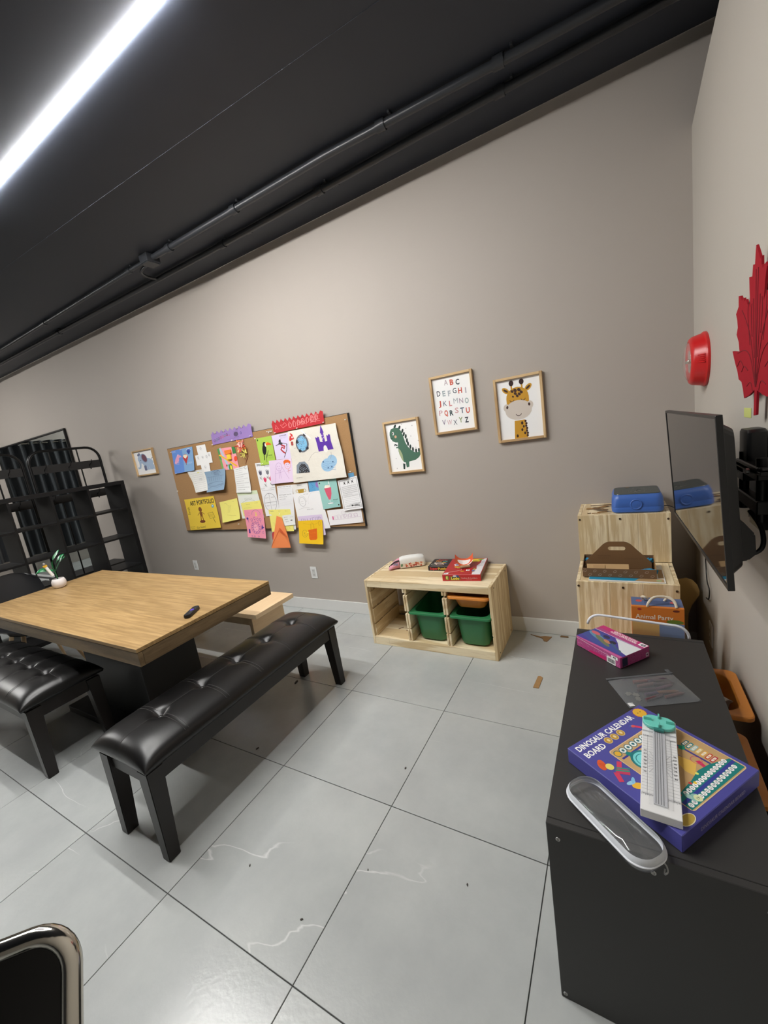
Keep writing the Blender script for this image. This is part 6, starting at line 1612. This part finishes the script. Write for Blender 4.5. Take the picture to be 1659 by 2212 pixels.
# ================================================================== LEFT SIDE
# black cube bookcase
bs = thing('bookcase', 'black open cube bookcase standing at the left end of the room', 'bookcase', (-5.19, 1.865, 0))
xa, xb, ya, yb, H = -.19, .19, -.735, .735, 1.487
T = .042
obj('side_panel', box(xa, xb, yb-T, yb, .0005, H-.0425, .0015, 1), M_BLACKS, bs)
obj('side_panel', box(xa, xb, ya, ya+T, .0005, H-.0425, .0015, 1), M_BLACKS, bs)
obj('top_board', box(xa, xb, ya, yb, H-.042, H, .0015, 1), M_BLACKS, bs)
obj('bottom_board', box(xa, xb, ya+T, yb-T, .0005, .042, .0015, 1), M_BLACKS, bs)
ys = [ya+T+(yb-ya-2*T)*i/4 for i in range(5)]; zs = [.042, .475, .838, 1.158, H-.042]
for i in (1, 2, 3): obj('divider', box(xa+.002, xb-.002, ys[i]-.010, ys[i]+.010, .0425, H-.0425), M_BLACKS, bs)
for i in range(4):
    for j in (1, 2, 3):
        obj('shelf_board', box(xa+.002, xb-.002, ys[i]+.0105 if i else ys[i]+.0005, ys[i+1]-.0105 if i < 3 else ys[i+1]-.0005, zs[j]-.010, zs[j]+.010), M_BLACKS, bs)
# hall-tree coat racks behind it
def rack(label, loc):
    t = thing('coat_rack', label, 'coat rack', loc, 0, 'black hall-tree racks behind the bookcase')
    hw, Ht, r = .36, 1.94, .015
    arc = [(0, -hw, .0005), (0, -hw, Ht-.14)]+[(0, -hw+.14-.14*math.cos(a), Ht-.14+.14*math.sin(a)) for a in [PI/2*i/6 for i in range(1, 7)]]
    arc += [(0, hw-.14+.14*math.sin(a), Ht-.14+.14*math.cos(a)) for a in [PI/2*i/6 for i in range(0, 7)]]+[(0, hw, .0005)]
    obj('arch_frame', tube(arc, r, 10), M_BMETAL, t, True, 50)
    for y in (-.15, .13): obj('post', tube([(0, y, .42), (0, y, Ht-.004)], .008, 8), M_BMETAL, t, True, 50)
    for zb, hk in ((1.735, True), (1.38, True)):
        hb_ = obj('hook_board', box(-.008, .008, -hw+.014, hw-.014, zb-.045, zb+.045, .001, 1), mat('charcoal_board', (34, 33, 33), .55), t)
        for y in (-.24, 0, .22):
            obj('hook', tube(smooth_path([(.009, y, zb-.02), (.025, y, zb+.0), (.06, y, zb+.01), (.085, y, zb+.03), (.088, y, zb+.055)]), .004, 8), M_BMETAL, hb_, True)
            obj('hook', tube(smooth_path([(.009, y, zb-.03), (.02, y, zb-.05), (.035, y, zb-.055), (.042, y, zb-.04)]), .0035, 8), M_BMETAL, hb_, True)
    for x in (-.36,):
        for y in (-hw, hw): obj('front_post', tube([(x, y, .0005), (x, y, .45)], r, 10), M_BMETAL, t, True, 50)
    for z in (.46, .20): obj('bench_shelf', box(-.372, .012, -hw-.012, hw+.012, z-.009, z+.009, .001, 1), MATS['charcoal_board'], t)
    return t
rack('black metal coat rack behind the bookcase, nearest the back wall', (-5.56, 2.325, 0))
rack('black metal coat rack behind the bookcase, farther from the back wall', (-5.56, 1.545, 0))
# wall mirror
mr = thing('wall_mirror', 'large thin-framed wall mirror behind the coat racks', 'mirror', (-7.6, Y1, 1.35))
obj('mirror_glass', box(-1.19, 1.19, -.012, -.004, -1.28, .91), M_MIRROR, mr)
for (a, b, c, d) in ((-1.21, -1.19, -1.3, .93), (1.19, 1.21, -1.3, .93), (-1.19, 1.19, .91, .93), (-1.19, 1.19, -1.3, -1.28)):
    obj('mirror_frame', box(a, b, -.03, -.0005, c, d, .001, 1), M_BMETAL, mr)
# curtain on the left wall, seen in the mirror
cu = thing('window_curtain', 'charcoal grommet curtain hanging on the far left wall', 'curtain', (X0+.10, 1.45, 0))
V = []; F = []; n = 220; y0_, y1_ = -1.25, 1.22
zsC = [.35, .8, 1.3, 1.8, 2.2, 2.44]
for i in range(n+1):
    s = i/n; y = y0_+(y1_-y0_)*s
    for z in zsC:
        V.append((.045*math.sin(s*2*PI*15)+.012*math.sin(s*41+z), y+.01*math.sin(z*3+s*30), z))
for i in range(n):
    for j in range(len(zsC)-1):
        a = i*len(zsC)+j; F.append((a, a+len(zsC), a+len(zsC)+1, a+1))
obj('cloth', raw(V, F), M_CURT, cu, True)
obj('rod', tube([(0, -1.4, 2.40), (0, 1.15, 2.40)], .012, 12), M_CHROME, cu, True)
for i in range(15):
    y = y0_+(y1_-y0_)*(i+.25)/15
    b = tube([(.006*math.cos(0), y+.0, 2.40)]+[(0, y, 2.40)], .004, 4) if False else lathe([(.020, -.003), (.028, -.003), (.028, .003), (.020, .003), (.020, -.003)], 18, M=Matrix.Translation((.03, y, 2.40)) @ Matrix.Rotation(PI/2, 4, 'Y'))
    obj('grommet', b, M_CHROME, cu, True, 40)
for y in (-1.35, 1.10): obj('rod_bracket', box(-.098, .0, y-.01, y+.01, 2.385, 2.415, .002, 1), M_CHROME, cu)

# ================================================================== chrome chair in the near left corner
ch = thing('chrome_chair', 'black chair with chrome tube frame cut off at the lower left corner', 'chair', (-.62, -.1, 0))
t3 = Vector((-.70, -.714, 0)).normalized(); s3 = Vector((.24, -.43, -.87)); s3 = (s3-t3*s3.dot(t3)*.8).normalized(); n3 = t3.cross(s3).normalized()
C0 = Vector((-.641, .124, .962))-Vector((-.62, -.1, 0))
bwid, bhei, br = .40, .36, .045
def bp_(u, v, d=0): return C0+t3*u+s3*v+n3*d
outl = [(x, y) for x, y in rrect(bwid, bhei, br, 8, bwid/2, bhei/2)]
obj('back_frame', tube([bp_(u, v) for u, v in outl], .0115, 14, closed=True), M_CHROME, ch, True)
pin = [(x, y) for x, y in rrect(bwid-.02, bhei-.02, br-.01, 8, bwid/2, bhei/2)]
b = bmesh.new(); f0 = [b.verts.new(bp_(u, v, .004)) for u, v in pin]; f1 = [b.verts.new(bp_(u, v, -.004)) for u, v in pin]
b.faces.new(f0); b.faces.new(f1[::-1]); m = len(pin)
for i in range(m): b.faces.new((f0[i], f0[(i+1) % m], f1[(i+1) % m], f1[i]))
bmesh.ops.recalc_face_normals(b, faces=b.faces)
obj('backrest', b, mat('gloss_black_panel', (8, 9, 10), .15), ch)
fd = Vector((s3.x, s3.y, 0)).normalized()
sb0 = bp_(bwid/2, bhei); sc0 = Vector((sb0.x, sb0.y, 0))+fd*.22+Vector((0, 0, .45))
b = loft([(.38, .38, .05, -.02), (.40, .40, .06, 0), (.40, .40, .06, .02), (.36, .36, .05, .032)], 6)
bmesh.ops.transform(b, matrix=Matrix.Translation(sc0) @ Matrix.Rotation(math.atan2(fd.y, fd.x), 4, 'Z'), verts=b.verts)
obj('seat', b, mat('gloss_black_panel'), ch, True, 40)
for sg in (-1, 1):
    top = bp_(bwid/2+sg*(bwid/2-.02), bhei-.02)
    base_b = sc0+t3*sg*.2-fd*.17; base_b.z = .43
    obj('leg', tube(smooth_path([top, base_b, Vector((base_b.x, base_b.y, .2))-fd*.03, Vector((base_b.x, base_b.y, .0005))-fd*.07], 5), .0115, 10), M_CHROME, ch, True)
    fr = sc0+t3*sg*.19+fd*.17
    obj('leg', tube([fr+Vector((0, 0, -.02)), Vector((fr.x, fr.y, .0005))+fd*.03], .0115, 10), M_CHROME, ch, True)

# ================================================================== bits on the floor
def scrap(name, label, pts, h, m, loc, rz, cat='cardboard', rx=0):
    o = obj(name, prism(pts, 0, h), m); o.location = loc; o.rotation_euler = (rx, 0, rz); tagp(o, label, cat); return o
scrap('cardboard_strip', 'flat cardboard strip on the floor left of the black cabinet', [(-.016, -.058), (.014, -.056), (.016, .05), (.0, .062), (-.012, .056)], .003, M_CARD, (-.447, 2.18, .0008), -.05)
scrap('cardboard_scrap', 'torn wedge of cardboard on the floor near the back wall', [(-.085, .035), (-.02, .012), (.01, .02), (.055, .018), (.025, -.05), (.005, -.045), (-.005, -.01), (-.045, .01)], .004, mat('torn_cardboard', (140, 108, 72), .8), (-.49, 2.69, .0008), .1)
scrap('cardboard_scrap', 'small dark cardboard chip against the back baseboard', [(-.026, -.009), (.026, -.007), (.024, .008), (-.022, .008)], .004, mat('dark_cardboard', (112, 86, 56), .8), (-.36, 2.735, .0008), .0)
DB = mat('dark_debris', (62, 56, 50), .8)
for i, (x, y, s, lab) in enumerate(((-1.927, 1.744, .018, 'dark chip on the floor under the far end of the tufted bench'), (-1.721, 1.202, .009, 'dark crumb on the floor tile under the tufted bench'), (-1.275, .742, .0045, 'dark crumb just right of the near bench leg'),
        (-.839, .906, .0035, 'tiny dark crumb on the open floor tiles'), (-.965, .686, .005, 'tiny crumb nearest the tile joint in front of the chrome chair'), (-.495, .998, .004, 'tiny dark crumb on the floor in front of the black cabinet'), (-.91, 1.361, .006, 'small brown crumb near the middle of the open floor'))):
    r1 = random.Random(i); P = [(s*r1.uniform(.6, 1)*math.cos(a)*1.3, s*r1.uniform(.35, .7)*math.sin(a)) for a in [2*PI*j/7 for j in range(7)]]
    scrap('floor_crumb', lab, P, .003, DB, (x, y, .0006), r1.uniform(0, 3), 'debris')
for i, (x, y) in enumerate(((-1.50, 2.50), (-1.42, 2.48))):
    o = scrap('wood_sliver', ('left', 'right')[i]+' thin brown sliver on the floor board of the empty shelf bay', [(-.022, -.002), (.022, -.001), (.02, .002), (-.02, .002)], .003, mat('brown_sliver', (110, 74, 40), .7), (x, y, .0558), .9-.6*i, 'wood sliver')
